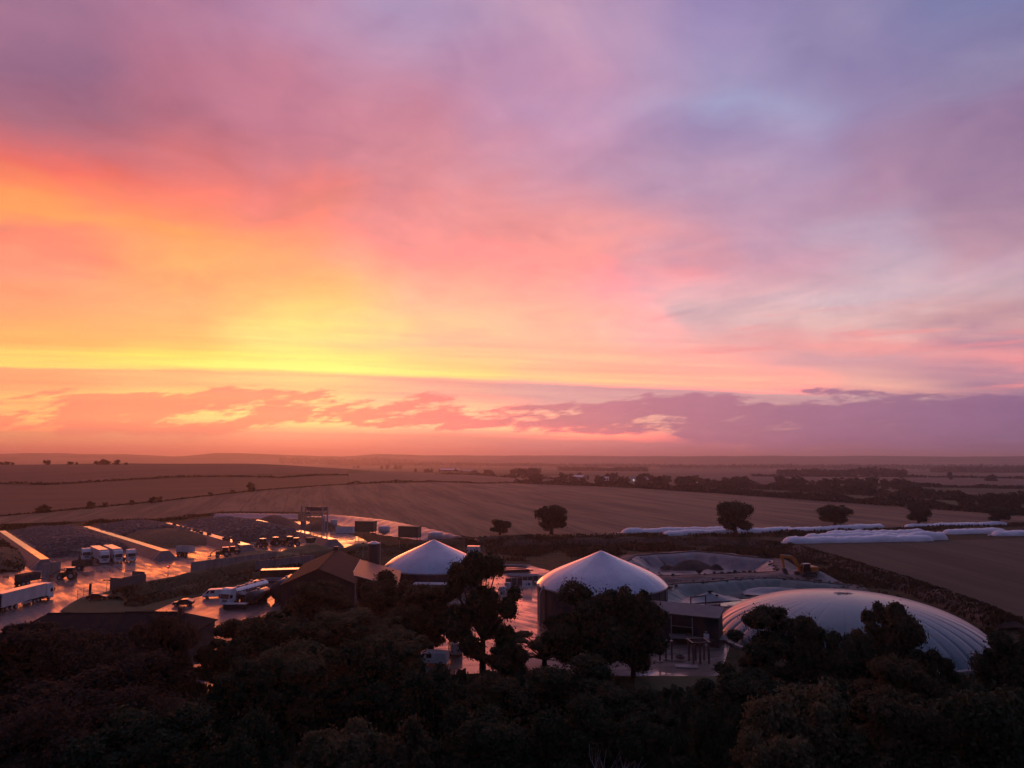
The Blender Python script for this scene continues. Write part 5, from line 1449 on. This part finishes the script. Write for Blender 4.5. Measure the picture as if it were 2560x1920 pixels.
pipe_stack('stack of pale pipes furthest back between the two domes', (1288, 1415), RAD(-8), 7, 8, .1, M_offwhite)
pipe_stack('loose dark pipes lying between the domes near the fence', (1290, 1430), RAD(14), 8, 8, .14, M_pipe)
panel_wall('mesh_fence', (1265, 1466), (1345, 1458), 1.9, M_chassis, 'dark low fence behind the white board', pw=1.6, th=.05)
# loading frame and clutter, lower right of the yard
t = thing('loading_stand', 'dark open timber loading stand in front of the black shed', 'stand', gp(1748, 1656), RAD(6))
for x in (-1.3, -.2, 1.2):
    for y in (-1.0, 1.0): m = MB(); m.bx(x - .13, x + .13, y - .13, y + .13, 0, 3.2); m.build('post', M_timber, t)
m = MB(); m.bx(-1.6, -1.3, -1.4, 1.4, 3.2, 3.4); m.bx(1.2, 1.5, -1.4, 1.4, 3.2, 3.4); m.bx(-1.3, 1.2, -1.3, -1.1, 3.2, 3.4); m.bx(-1.3, 1.2, 1.1, 1.3, 3.2, 3.4); m.build('beam', M_leanroof, t)
for i, (px, py) in enumerate(((1650, 1655), (1665, 1650), (1680, 1652))):
    pole('timber_post', ('leftmost', 'middle', 'right')[i] + ' of three dark posts left of the timber loading stand', (px, py), 3.0, .16, None, 'post', M_timber)
o = bpy.data.objects.new('tyre', tmesh); link(o); o.location = gp(1700, 1652); o.location.z = .4; o.scale = (.9, .9, .9); o.rotation_euler = (.1, .1, 0)
tag(o, 'single tyre lying on the yard left of the timber loading stand', 'tyre')
m = MB().box((0, 0, .1), (3.4, 1.6, .2)); o = m.build('concrete_slab', M_conc); o.location = gp(1716, 1668); o.rotation_euler = (0, 0, RAD(-8))
tag(o, 'pale concrete slab on the ground in front of the timber loading stand', 'slab')
for i, (px, py, rz, L) in enumerate(((1715, 1612, -4, 5.5), (1775, 1616, 4, 6.0))):
    t = thing('low_roof', ('left', 'right')[i] + ' low grey sheet roof in front of the black shed', 'roof', gp(px, py), RAD(rz))
    m = MB(); m.add([(-L / 2, -1, 1.3), (L / 2, -1, 1.3), (L / 2, 1, 1.6), (-L / 2, 1, 1.6), (-L / 2, -1, 1.2), (L / 2, -1, 1.2), (L / 2, 1, 1.5), (-L / 2, 1, 1.5)], [(0, 1, 2, 3), (7, 6, 5, 4), (0, 4, 5, 1), (1, 5, 6, 2), (2, 6, 7, 3), (3, 7, 4, 0)]); m.build('sheeting', M_greyroof, t)
    m = MB()
    for x in (-L / 2 + .3, L / 2 - .3):
        for y in (-.8, .8): m.tube((x, y, 0), (x, y, 1.3), .07, n=6)
    m.build('leg', M_timber, t)
for i, (px, py, h) in enumerate(((1668, 1590, 1.4), (1700, 1592, 1.6), (1725, 1594, 1.2))):
    container('pallet_box', ('left', 'middle', 'right')[i] + ' dark pallet box standing at the black shed front', gp(px, py + 8), RAD(-24 + 9 * i), 1.4, 1.2, h, M_timber, M_timber, cat='box')
# ================================================================ trees
def leaf_mesh(name, lobes, n, size, seed, mat, shell=0.72):
    rng = np.random.default_rng(seed)
    L = np.array(lobes)                       # x, y, z, r, flatten
    vol = L[:, 3] ** 2; pick = rng.choice(len(L), n, p=vol / vol.sum())
    d = rng.normal(size=(n, 3)); d /= np.linalg.norm(d, axis=1)[:, None]
    rr = (shell + (1.06 - shell) * rng.random(n) ** 0.7) + np.where(rng.random(n) < 0.2, rng.random(n) ** 1.6 * 0.6, 0)
    c = L[pick, :3] + d * (L[pick, 3] * rr)[:, None] * np.array([1, 1, 0.86])
    # drop leaves buried deep in another lobe
    keep = np.ones(n, bool)
    for k in range(len(L)):
        q = np.linalg.norm((c - L[k, :3]) / np.array([1, 1, .86]), axis=1) < L[k, 3] * 0.62
        keep &= ~(q & (pick != k))
    c, d = c[keep], d[keep]; n = len(c)
    nr = d * 0.8 + rng.normal(size=(n, 3)) * 0.75; nr /= np.linalg.norm(nr, axis=1)[:, None]
    a = np.cross(nr, rng.normal(size=(n, 3))); a /= np.linalg.norm(a, axis=1)[:, None]; b = np.cross(nr, a)
    s = size * rng.uniform(.6, 1.5, n)[:, None]
    V = np.stack([c - a * s, c - b * s * .55 + nr * s * .12, c + a * s, c + b * s * .55 + nr * s * .12], 1).reshape(-1, 3)
    me = bpy.data.meshes.new(name); me.vertices.add(4 * n); me.vertices.foreach_set('co', V.ravel())
    me.loops.add(4 * n); me.loops.foreach_set('vertex_index', np.arange(4 * n)); me.polygons.add(n)
    me.polygons.foreach_set('loop_start', np.arange(0, 4 * n, 4)); me.polygons.foreach_set('loop_total', np.full(n, 4))
    me.update(); me.validate(); me.materials.append(mat)
    return me

def crown_lobes(seed, R=0.42, zc=0.52, hz=0.44, n=34, spread=1.0, lo=.15, hi=.32):
    r = random.Random(seed); out = []
    for k in range(n):
        a = r.uniform(0, 2 * math.pi); q = math.sqrt(r.random()) * spread; z = r.uniform(-1, 1)
        k_ = math.sqrt(max(0.08, 1 - z * z * .8))
        out.append((R * q * k_ * math.cos(a), R * q * k_ * math.sin(a), zc + hz * z * .8, R * r.uniform(lo, hi)))
    out.append((0, 0, zc, R * .5))
    for k in range(5):
        a = r.uniform(0, 2 * math.pi); out.append((R * .55 * math.cos(a), R * .55 * math.sin(a), zc + hz * r.uniform(.35, .8), R * r.uniform(.12, .2)))
    return out

def trunk_mesh(lobes, seed, r0=.030, top=.55):
    r = random.Random(seed); m = MB(); base = Vector((0, 0, -.01)); fork = Vector((r.uniform(-.02, .02), r.uniform(-.02, .02), .24))
    m.tube(base, base.lerp(fork, .5), r0 * 1.25, r0, 9); m.tube(base.lerp(fork, .5), fork, r0, r0 * .85, 9)
    for l in lobes[:16]:
        e = Vector(l[:3]); mid = fork.lerp(e, .5) + Vector((r.uniform(-.03, .03), r.uniform(-.03, .03), r.uniform(.0, .05)))
        m.tube(fork, mid, r0 * .55, r0 * .34, 6); m.tube(mid, e, r0 * .34, r0 * .12, 5)
        for _ in range(2):
            q = e + Vector((r.uniform(-1, 1), r.uniform(-1, 1), r.uniform(-.3, 1))) * l[3] * .8
            m.tube(mid.lerp(e, .6), q, r0 * .16, r0 * .05, 4)
    me = m.mesh('trunk'); me.materials.append(M_bark)
    return me

LEAFMAT = {'A': M_leafA, 'B': M_leafB, 'C': M_leafC, 'D': M_leafD}
KIND = {}
def tree_kind(key, mat, seed, leaves=13000, size=.0125, **kw):
    lb = crown_lobes(seed, **kw); KIND[key] = (leaf_mesh('crown', lb, leaves, size, seed, mat, .45), trunk_mesh(lb, seed))
for i, (k, mt) in enumerate((('A0', 'A'), ('A1', 'A'), ('A2', 'A'), ('B0', 'B'), ('B1', 'B'), ('C0', 'C'), ('C1', 'C'), ('D0', 'D'), ('D1', 'D'))):
    tree_kind(k, LEAFMAT[mt], 10 + i, leaves=46000, size=(.0125, .0115, .0145, .0165, .012, .013, .011, .012, .0155)[i],
              **({}, dict(R=.36, hz=.47), dict(R=.45, zc=.5), dict(n=26, lo=.11, hi=.27), dict(n=44, lo=.12, hi=.24), dict(R=.38, hz=.46), dict(n=30, lo=.2, hi=.38), dict(n=52, lo=.1, hi=.2), dict(n=24, lo=.16, hi=.36))[i])
lb = crown_lobes(33, R=.40, zc=.6, hz=.38, n=16, spread=.95); lb = [(a, b, c, r * .62) for a, b, c, r in lb]
KIND['S0'] = (leaf_mesh('crown', lb, 14000, .0135, 33, M_leafD, .35), trunk_mesh(lb, 33, .022))
for i in range(3):
    lb = crown_lobes(50 + i, R=.42, zc=.58, hz=.40, n=22, spread=.85, lo=.2, hi=.4); KIND['O%d' % i] = (leaf_mesh('crown', lb, 12000, .024, 50 + i, M_leafA, .5), trunk_mesh(lb, 50 + i, .045))
for i in range(4):
    lb = crown_lobes(70 + i, R=.44, zc=.45, hz=.46, n=9, spread=.8, lo=.25, hi=.45); KIND['F%d' % i] = (leaf_mesh('crown', lb, 520, .085, 70 + i, M_leafFar, .6), trunk_mesh(lb[:4], 70 + i, .04))
lb = [(0, 0, .2 + .075 * k, .20 * (1 - k / 11.5)) for k in range(11)]
KIND['P0'] = (leaf_mesh('crown', lb, 420, .07, 80, M_leafFar, .6), trunk_mesh(lb[:3], 80, .04))

def extent(me):
    co = np.empty(len(me.vertices) * 3); me.vertices.foreach_get('co', co); co = co.reshape(-1, 3)
    return float(np.percentile(co[:, 2], 99.3)), float(np.percentile(np.hypot(co[:, 0], co[:, 1]), 96))
EXT = {k: extent(v[0]) for k, v in KIND.items()}
def tree(kind, name, label, loc, h, rad, rz=0.0, group=None, cat='tree'):
    t = thing(name, label, cat, loc, rz, group)
    zt, R0 = EXT[kind]
    t.scale = (rad / R0, rad / R0, h / zt)
    for nm, me in zip(('crown', 'trunk'), KIND[kind]):
        o = bpy.data.objects.new(nm, me); link(o); o.parent = t
    return t

def by_top(kind, name, label, px, py, D, hw, seed):
    r = ray(px, py); k = D / r[1]; z = CAM_H + r[2] * k; x = r[0] * k
    rng = random.Random(seed)
    tree(kind, name, label, (x, D, 0), z, hw / FPX * D * 1.15, rng.uniform(0, 6.28))

FG = [
 ('C0', 60, 1574, 95, 130, 'leftmost reddish tree below the long white lorry'),
 ('C1', 215, 1588, 92, 110, 'reddish tree in front of the long slate roof'),
 ('C0', 320, 1640, 86, 100, 'dark reddish tree under the middle of the slate roofs'),
 ('C1', 415, 1546, 98, 72, 'slender reddish tree rising to the hipped house roof'),
 ('B0', 640, 1540, 112, 78, 'thin edged tree right of the tanker lorry front'),
 ('A1', 565, 1598, 104, 55, 'small dark tree between the hipped house and the wet road'),
 ('A0', 715, 1560, 106, 95, 'dark tree below the horizontal tanks'),
 ('B1', 808, 1460, 127, 76, 'brownish tree standing before the black barn gable'),
 ('D0', 890, 1528, 114, 100, 'olive tree below the black barn right side'),
 ('B0', 965, 1440, 136, 68, 'brownish tree in front of the red brown sheet roof'),
 ('B1', 1078, 1464, 121, 80, 'brown tree below the two slim chimneys'),
 ('A1', 1208, 1388, 112, 76, 'tallest dark central tree with visible trunk between the domes'),
 ('B0', 1020, 1520, 119, 58, 'brown tree half hiding the grey control container'),
 ('A2', 1265, 1600, 108, 52, 'low dark tree just right of the tallest central tree'),
 ('D1', 1000, 1590, 104, 85, 'olive tree left of the central tree trunk'),
 ('S0', 1360, 1582, 112, 96, 'sparse pale tree on the apron between the domes'),
 ('A2', 1470, 1470, 109, 95, 'dark tree covering the front of the larger digester'),
 ('A0', 1580, 1482, 108, 70, 'dark tree at the left end of the black shed'),
 ('A1', 1925, 1526, 103, 84, 'round dark tree covering the left of the gas dome'),
 ('A2', 2015, 1548, 100, 56, 'dark tree just right of the round one before the gas dome'),
 ('B0', 2225, 1512, 96, 70, 'feathery topped tree in front of the gas dome'),
 ('A0', 2120, 1590, 95, 62, 'low dark tree between the two big trees at the gas dome'),
 ('A1', 2318, 1630, 90, 48, 'dark tree at the right foot of the gas dome'),
 ('A2', 2545, 1578, 92, 72, 'dark tree at the right edge beside the gas dome'),
 ('A0', 2455, 1712, 82, 66, 'dark tree below the right end of the gas dome'),
 ('C0', 120, 1690, 76, 150, 'broad dark red tree at left in the middle of the wood'),
 ('C1', 325, 1712, 75, 120, 'dark red tree left of the parked dark car'),
 ('A1', 640, 1665, 82, 105, 'dark tree right of the small house wing'),
 ('D1', 770, 1640, 89, 115, 'olive tree in the middle left of the wood'),
 ('A2', 905, 1650, 88, 105, 'dark tree below the olive tree left of centre'),
 ('A0', 1085, 1705, 80, 110, 'dark tree below the white van gap'),
 ('B1', 1245, 1690, 86, 100, 'brownish tree below the red trailer'),
 ('A2', 1420, 1670, 86, 110, 'dark tree under the sparse pale tree'),
 ('A1', 1540, 1738, 78, 95, 'dark tree left of the open grass strip'),
 ('A0', 1860, 1680, 82, 110, 'dark tree right of the open grass strip'),
 ('A2', 2040, 1700, 79, 125, 'dark tree low before the round gas dome tree'),
 ('B1', 2240, 1690, 78, 95, 'brownish dark tree below the feathery topped one'),
 ('C1', 90, 1800, 60, 170, 'dark red tree in the bottom left corner'),
 ('A1', 370, 1812, 60, 150, 'dark tree at the bottom, second from left'),
 ('A2', 600, 1830, 58, 130, 'dark tree at the bottom left of the pale crowned one'),
 ('D0', 850, 1812, 58, 150, 'pale brown crowned tree at the bottom left of centre'),
 ('B0', 1010, 1835, 57, 100, 'brown tree right against the pale crowned one at the bottom'),
 ('A0', 1180, 1800, 62, 130, 'dark tree at the bottom just left of centre'),
 ('A2', 1400, 1795, 64, 120, 'dark tree at the bottom beside the bare pale branches'),
 ('A1', 1640, 1790, 63, 115, 'dark tree at the bottom below the open grass strip'),
 ('A0', 1800, 1780, 66, 105, 'dark tree at the bottom left of the big olive tree'),
 ('D1', 2030, 1745, 62, 160, 'big olive tree at the bottom right'),
 ('B1', 2260, 1768, 62, 150, 'brown green tree right of the big olive tree'),
 ('A2', 2490, 1775, 60, 150, 'dark tree in the bottom right corner'),
 ('D0', 1930, 1850, 54, 120, 'lowest olive tree at the bottom edge right of centre'),
]
for i, (k, px, py, D, hw, lab) in enumerate(FG):
    rj = random.Random(i * 7 + 3)
    if D < 90: py += rj.uniform(-40, 26); hw *= rj.uniform(.68, 1.12); px += rj.uniform(-30, 30)
    by_top(k, 'woodland_tree', lab, px, py, D, hw, i)
# pale dead tree at the bottom
def bare_tree():
    r = ray(1525, 1838); k = 57 / r[1]; t = thing('bare_tree', 'pale leafless branches sticking up at the bottom centre', 'tree', (r[0] * k, 57, 0))
    rng = random.Random(5); H_ = CAM_H + r[2] * k; m = MB()
    m.tube((0, 0, 0), (.1, 0, H_ * .45), .16, .11, 7); o = m.build('trunk', M_deadwood, t)
    def br(p, d, L, rad, lv, q):
        e = p + d * L; q.tube(p, e, rad, rad * .55, 5)
        if lv:
            for _ in range(3): br(p + d * L * rng.uniform(.45, 1), (d + Vector((rng.uniform(-.7, .7), rng.uniform(-.7, .7), rng.uniform(-.05, .5)))).normalized(), L * .62, rad * .5, lv - 1, q)
    for i in range(6):
        q = MB(); a = i * 1.05; br(Vector((.1, 0, H_ * .43)), Vector((math.cos(a) * .55, math.sin(a) * .55, 1)).normalized(), H_ * .27, .065, 2, q); q.build('branch', M_deadwood, t)
M_deadwood = pm('pale_deadwood', (0.30, 0.27, 0.24), (0.22, 0.20, 0.18), 1.0, 0.8)
bare_tree()

# oaks on the field edge
for i, (kd, px, py, h, hw, lab) in enumerate((
    ('O1', 1250, 1339, 6.4, 26, 'small bushy tree on the field edge, leftmost'),
    ('O0', 1378, 1338, 11.9, 43, 'round oak on the field edge above the larger digester'),
    ('O2', 1840, 1341, 13.6, 50, 'largest oak, standing among the white silage bags'),
    ('O0', 2090, 1318, 9.8, 42, 'broad round oak behind the broad white bag stack'),
    ('O1', 2297, 1313, 9.4, 30, 'narrow field tree behind the right hand bags'),
    ('O2', 2495, 1309, 7.8, 34, 'rounded field tree nearest the right picture edge'))):
    g = G(px, py); tree(kd, 'field_oak', lab, (g.x, g.y, 0), h, hw / FPX * g.y * .96, i * 1.3, 'oaks along the field edge')

# ---------------------------------------------------------------- hedges
def hedge(label, line, w, h, n, s, seed, mat=M_leafFar, lumpy=.5, name='hedge', cat='hedge'):
    P = resample([GT(*p) for p in line], 120); rng = random.Random(seed); m = MB()
    for _ in range(n):
        i = rng.randrange(len(P) - 1); p = P[i].lerp(P[i + 1], rng.random())
        hh = h * (1 + lumpy * 1.6 * fbm(p.x * .035, p.y * .035, seed, 3)); hh = max(.25 * h, hh)
        th = rng.uniform(0, math.pi); rr = math.sqrt(rng.uniform(.25, 1)); q = (p.x + math.cos(th) * rr * w / 2 * rng.choice((-1, 1)), p.y + rng.uniform(-.5, .5) * w); z = hgt(q[0], q[1]) + .3 + math.sin(th) * rr * hh
        a, b = Vector((rng.gauss(0, 1), rng.gauss(0, 1), rng.gauss(0, 1))).normalized(), Vector((rng.gauss(0, 1), rng.gauss(0, 1), rng.gauss(0, 1))).normalized()
        k = s * rng.uniform(.6, 1.4); c = Vector((q[0], q[1], z))
        m.add([c - a * k, c - b * k * .7, c + a * k, c + b * k * .7], [(0, 1, 2, 3)])
    me = bpy.data.meshes.new('foliage'); me.from_pydata(m.v, [], m.f); me.materials.append(mat)
    t = thing(name, label, cat); o = bpy.data.objects.new('foliage', me); link(o); o.parent = t
    st = MB()
    for i in range(0, 119, 3):
        p = P[i]; st.tube((p.x, p.y, hgt(p.x, p.y) - .2), (p.x, p.y, hgt(p.x, p.y) + h * .6), .12, .06, n=5)
    st.build('stems', M_bark, t)
    return t
hedge('low scrubby hedge line below the left hill field', [(-120, 1303), (0, 1292), (230, 1271), (415, 1253), (560, 1236), (700, 1223), (870, 1212)], 1.6, .7, 2200, .55, 1)
hedge('dark hedge with bushes along the far side of the main field', [(870, 1212), (1000, 1207), (1100, 1205), (1290, 1208)], 3, 1.6, 1500, 1.0, 2, lumpy=1.0)
hedge('tall dark hedge bounding the main field at right', [(1290, 1208), (1600, 1221), (1900, 1241), (2250, 1267), (2560, 1290), (2700, 1299)], 9, 5.4, 12000, 1.15, 3)
hedge('second dark hedge beyond the green strip at right', [(1700, 1216), (1950, 1226), (2250, 1243), (2560, 1262), (2700, 1270)], 12, 6.5, 10000, 1.35, 4)
hedge('thin contour hedge across the left hill', [(-120, 1212), (0, 1211), (110, 1214), (250, 1206), (450, 1195), (540, 1193), (700, 1196), (870, 1189)], 3, 1.5, 1800, 1.1, 5)
hedge('short hedge at the far right beyond the green strip', [(2120, 1213), (2300, 1219), (2560, 1224)], 7, 4.0, 2200, 1.5, 6)
hedge('hedge in front of the farm sheds', [(1090, 1186), (1180, 1188), (1290, 1196), (1420, 1199)], 6, 3.5, 1400, 1.6, 7, lumpy=.9)
hedge('thin far hedge among the pale fields at right', [(1880, 1192), (2200, 1193), (2560, 1198)], 8, 3.0, 1500, 2.4, 8)

# bushes on the low hedge line
for i, (px, py, h, nm) in enumerate(((95, 1284, 3.4, 'left of a pair, nearest the left edge'), (111, 1283, 4.6, 'right of a pair, near the left edge'), (226, 1273, 4.4, 'single and round above the leftmost clamp'), (262, 1269, 3.2, 'low, just right of the single round one'),
      (331, 1263, 3.2, 'above the middle covered heap'), (381, 1258, 4.2, 'left of a pair above the tyre wall'), (398, 1256, 3.8, 'right of a pair above the tyre wall'), (525, 1241, 3.0, 'small, halfway along the hedge'), (580, 1235, 3.0, 'flat, right of halfway'), (628, 1230, 7.0, 'tallest, at the right end'))):
    g = GT(px, py); tree('F%d' % (i % 4), 'hedge_bush', 'hedge bush, ' + nm + ' of the left hedge line', (g.x, g.y, g.z), h, h * .62, i, 'bushes in the left hedge line', 'bush')

# ---------------------------------------------------------------- trees further off
rng = random.Random(42); far_n = 0
def belt(label, group, line, n, h0, h1, seed, jy=12.0, kinds=('F0', 'F1', 'F2', 'F3'), wide=.5):
    rng = random.Random(seed); P = resample([GT(*p) for p in line], 60)
    spots = []
    for i in range(n):
        j = rng.randrange(59); p = P[j].lerp(P[j + 1], rng.random()); spots.append((p.x + rng.uniform(-4, 4), p.y + rng.uniform(-jy, jy), rng.uniform(h0, h1)))
    spots.sort(key=lambda q: q[0] / q[1]); base = label
    for i, (x, y, h) in enumerate(spots):
        label = ORD[i] + ' from the left: ' + base
        tree(rng.choice(kinds), 'distant_tree', label, (x, y, hgt(x, y) - .3), h, h * rng.uniform(wide * .75, wide * 1.2), rng.uniform(0, 6), group)
belt('dark tree in the belt beyond the main field, right of centre', 'tree belt beyond the main field', [(1330, 1203), (1480, 1207), (1640, 1212), (1760, 1214)], 34, 6, 11, 1, wide=.62)
belt('dark tree in the long belt beyond the green strip at right', 'tree belt beyond the green strip', [(1700, 1211), (1900, 1215), (2100, 1220), (2280, 1223)], 46, 6, 12, 2, wide=.65)
belt('tree in the clump right of the farm sheds', 'trees right of the farm sheds', [(1255, 1188), (1330, 1190), (1370, 1191)], 14, 8, 15, 3, 20)
belt('tree in the row around the pale farm sheds', 'trees around the farm sheds', [(1030, 1181), (1085, 1181), (1190, 1184), (1250, 1187)], 14, 5, 10, 4, 14)
belt('broad tree in the left clump on the hill crest', 'left crest clump', [(868, 1171), (910, 1171)], 4, 9, 12, 5, 10, wide=.7)
belt('pointed tree in the right clump on the hill crest', 'right crest clump', [(945, 1173), (1000, 1174)], 6, 11, 20, 6, 10, kinds=('P0', 'F1', 'F2'))
belt('tree on the left hill crest against the haze', 'trees on the left crest', [(5, 1163), (60, 1162), (210, 1162), (270, 1162), (340, 1164)], 12, 3, 7, 7, 20, wide=.8)
belt('tree beside the scattered farm houses', 'trees beside the farm houses', [(1400, 1196), (1500, 1199), (1620, 1203), (1700, 1206)], 22, 6, 12, 8, 30)
belt('lone tree in the pale far fields at right', 'lone trees in the far right fields', [(1900, 1190), (2150, 1194), (2400, 1200), (2560, 1206)], 10, 8, 12, 9, 60)
belt('tree at the far right end of the dark hedge', 'trees at the far right hedge end', [(2400, 1272), (2480, 1280), (2600, 1290)], 9, 7, 12, 10, 8)
def wood(label, line, depth, n, s, h, seed):
    P = resample([GT(*p) for p in line], 60); rng = random.Random(seed); m = MB()
    for _ in range(n):
        i = rng.randrange(59); p = P[i].lerp(P[i + 1], rng.random()); y = p.y + rng.uniform(0, depth); x = p.x * y / p.y
        hh = h * (.75 + .6 * fbm(x * .012, y * .012, seed, 3)); z = hgt(x, y) + rng.uniform(.15, 1) * hh
        a = Vector((rng.gauss(0, 1), rng.gauss(0, 1), rng.gauss(0, 1))).normalized(); b = Vector((rng.gauss(0, 1), rng.gauss(0, 1), rng.gauss(0, 1))).normalized(); k = s * rng.uniform(.6, 1.4); c = Vector((x, y, z))
        m.add([c - a * k, c - b * k * .8, c + a * k, c + b * k * .8], [(0, 1, 2, 3)])
    me = bpy.data.meshes.new('woodland'); me.from_pydata(m.v, [], m.f); me.materials.append(M_leafFar)
    o = bpy.data.objects.new('woodland', me); link(o); tag(o, label, kind='stuff')
wood('hazy wood beyond the farm houses right of centre', [(1395, 1177), (1500, 1178), (1620, 1179)], 120, 2200, 4, 13, 1)
wood('hazy wood band in the far fields at right', [(1945, 1188), (2100, 1189), (2265, 1190)], 140, 2600, 4, 12, 2)
wood('hazy wood at the far right under the ridge', [(2330, 1181), (2450, 1182), (2620, 1182)], 300, 2600, 6, 15, 3)
wood('faint wood strip below the horizon at right', [(1650, 1171), (1900, 1172), (2200, 1174), (2600, 1176)], 500, 3600, 7, 13, 4)
wood('faint wood strip below the horizon in the middle', [(820, 1163), (1050, 1165), (1300, 1167), (1650, 1169)], 600, 3600, 8, 13, 5)
wood('faint tree line on the far plain at left', [(700, 1160), (900, 1161), (1100, 1162)], 700, 1800, 9, 12, 6)

# far farm sheds and houses
def far_shed(label, pa, pb, half, eave, ridge, mw, mr, cat='shed', name='farm_shed', lit=0):
    a, b = GT(*pa), GT(*pb)
    t, L = gable(name, label, (a.x, a.y), (b.x, b.y), half, eave, ridge, mw, mr, cat)
    t.location.z = min(a.z, b.z)
    n = max(2, int(L / 9))
    for k in range(n):
        m = MB(); x = (k + .5) * L / n; m.bx(x - 1.0, x + 1.0, -half - .08, -half + .02, 1.2, min(eave - .6, 3.6)); m.build('window', M_lit if k < lit else M_glass, t)
    return t
far_shed('long farm shed with pale roof on the skyline of the far field', (1099, 1180), (1146, 1180), 10, 6, 9, M_greyroof, M_paleroof if 'M_paleroof' in globals() else M_offwhite)
far_shed('smaller grey farm shed right of the long pale roofed one', (1158, 1182), (1186, 1183), 8, 4.5, 8, M_greyroof, M_panel)
far_shed('pale farm house left among the trees beyond the field', (1437, 1199), (1462, 1200), 5, 4.5, 7, M_panel, M_offwhite, 'house', 'farm_house')
far_shed('small white shed among the trees beyond the field', (1512, 1202), (1522, 1202), 4, 4, 6, M_white, M_offwhite)
far_shed('low farm house with lit lamp among the trees', (1580, 1204), (1618, 1205), 5, 4, 7, M_offwhite, M_panel, 'house', 'farm_house', 1)
far_shed('long low building with lit windows beyond the hedge', (1745, 1209), (1795, 1211), 5, 3.6, 5, M_panel, M_greyroof, 'building', 'low_building', 2)
far_shed('far pale roofed sheds in the fields right of centre', (2050, 1186), (2085, 1187), 8, 5, 8, M_greyroof, M_offwhite)

# ---------------------------------------------------------------- rough ground
def scatter_poly(label, name, poly, n, s, seed, mat, zf=lambda x, y: 0.0):
    P = [G(*p) for p in poly]; xs, ys = [p.x for p in P], [p.y for p in P]; rng = random.Random(seed); m = MB(); c = 0
    def inside(x, y):
        r = False; j = len(P) - 1
        for i in range(len(P)):
            if (P[i].y > y) != (P[j].y > y) and x < (P[j].x - P[i].x) * (y - P[i].y) / (P[j].y - P[i].y) + P[i].x: r = not r
            j = i
        return r
    while c < n:
        x, y = rng.uniform(min(xs), max(xs)), rng.uniform(min(ys), max(ys))
        if not inside(x, y): continue
        c += 1
        if fbm(x * .05, y * .05, seed, 3) < -.25: continue
        blade(m, x, y, zf(x, y), s * rng.uniform(.4, 1.4) * (1 + .8 * fbm(x * .08, y * .08, seed, 2)), rng)
    me = bpy.data.meshes.new(name); me.from_pydata(m.v, [], m.f); me.materials.append(mat)
    o = bpy.data.objects.new(name, me); link(o); tag(o, label, kind='stuff')
scatter_poly('rough dry grass between the lagoons and the stubble', 'rough_grass', [(1210, 1356), (1560, 1344), (1950, 1362), (2120, 1405), (2330, 1480), (2480, 1545), (2490, 1600), (2330, 1525), (2130, 1470), (2060, 1455), (1940, 1410), (1760, 1378), (1600, 1380), (1480, 1400), (1340, 1405), (1220, 1400)], 26000, .75, 1, M_grass)
scatter_poly('dark weeds along the edge of the main field', 'weeds', [(1200, 1345), (1560, 1336), (1900, 1332), (2250, 1322), (2560, 1310), (2560, 1316), (2250, 1330), (1950, 1344), (1560, 1346), (1210, 1354)], 7000, .8, 2, M_grass2)
scatter_poly('dark undergrowth filling the wood floor', 'undergrowth', [(-200, 1660), (420, 1700), (560, 1740), (900, 1700), (1500, 1700), (1580, 1740), (1800, 1740), (1850, 1700), (2700, 1700), (2800, 2050), (-250, 2050)], 16000, 1.1, 3, M_leafA)
scatter_poly('weedy strip along the top of the clamps', 'weeds', [(-60, 1318), (220, 1306), (415, 1298), (560, 1282), (560, 1288), (415, 1305), (220, 1314), (-60, 1330)], 4500, 1.0, 4, M_grass2)
bank('earth_bank', px_poly([(1215, 1366), (1400, 1362), (1560, 1358), (1760, 1360), (1950, 1370)]), 5, 2.2, M_earth, 'dark rough earth bank below the field oaks', 'bank', 31, tuft=(5200, .7, M_grass))
bank('earth_bank', px_poly([(1970, 1376), (2100, 1415), (2300, 1482), (2440, 1535), (2540, 1580)]), 4.2, 2.4, M_earth, 'dark rough earth bank between the stubble and the gas dome', 'bank', 37, tuft=(5200, .8, M_grass))
sheet('grass_strip', px_poly([(1585, 1690), (1790, 1690), (1810, 1740), (1590, 1750)]), 0.03, M_lawn)
# ================================================================ haze: the damp evening air
def haze():
    m = MB(); m.bx(-16000, 16000, -3000, 15500, -40, 118)
    o = m.build('haze', M_ground); o.data.materials.clear()
    mt = bpy.data.materials.new('evening_haze'); mt.use_nodes = True; n, l = mt.node_tree.nodes, mt.node_tree.links; n.clear()
    v = n.new('ShaderNodeVolumePrincipled'); v.inputs['Color'].default_value = (1.0, 0.88, 0.85, 1); v.inputs['Density'].default_value = HAZE_D
    v.inputs['Anisotropy'].default_value = 0.72
    out = n.new('ShaderNodeOutputMaterial'); l.new(v.outputs[0], out.inputs['Volume'])
    o.data.materials.append(mt); tag(o, 'thin warm evening haze lying over the whole landscape', 'haze', kind='stuff')
    del o['category']
HAZE_D = 0.00017
haze()
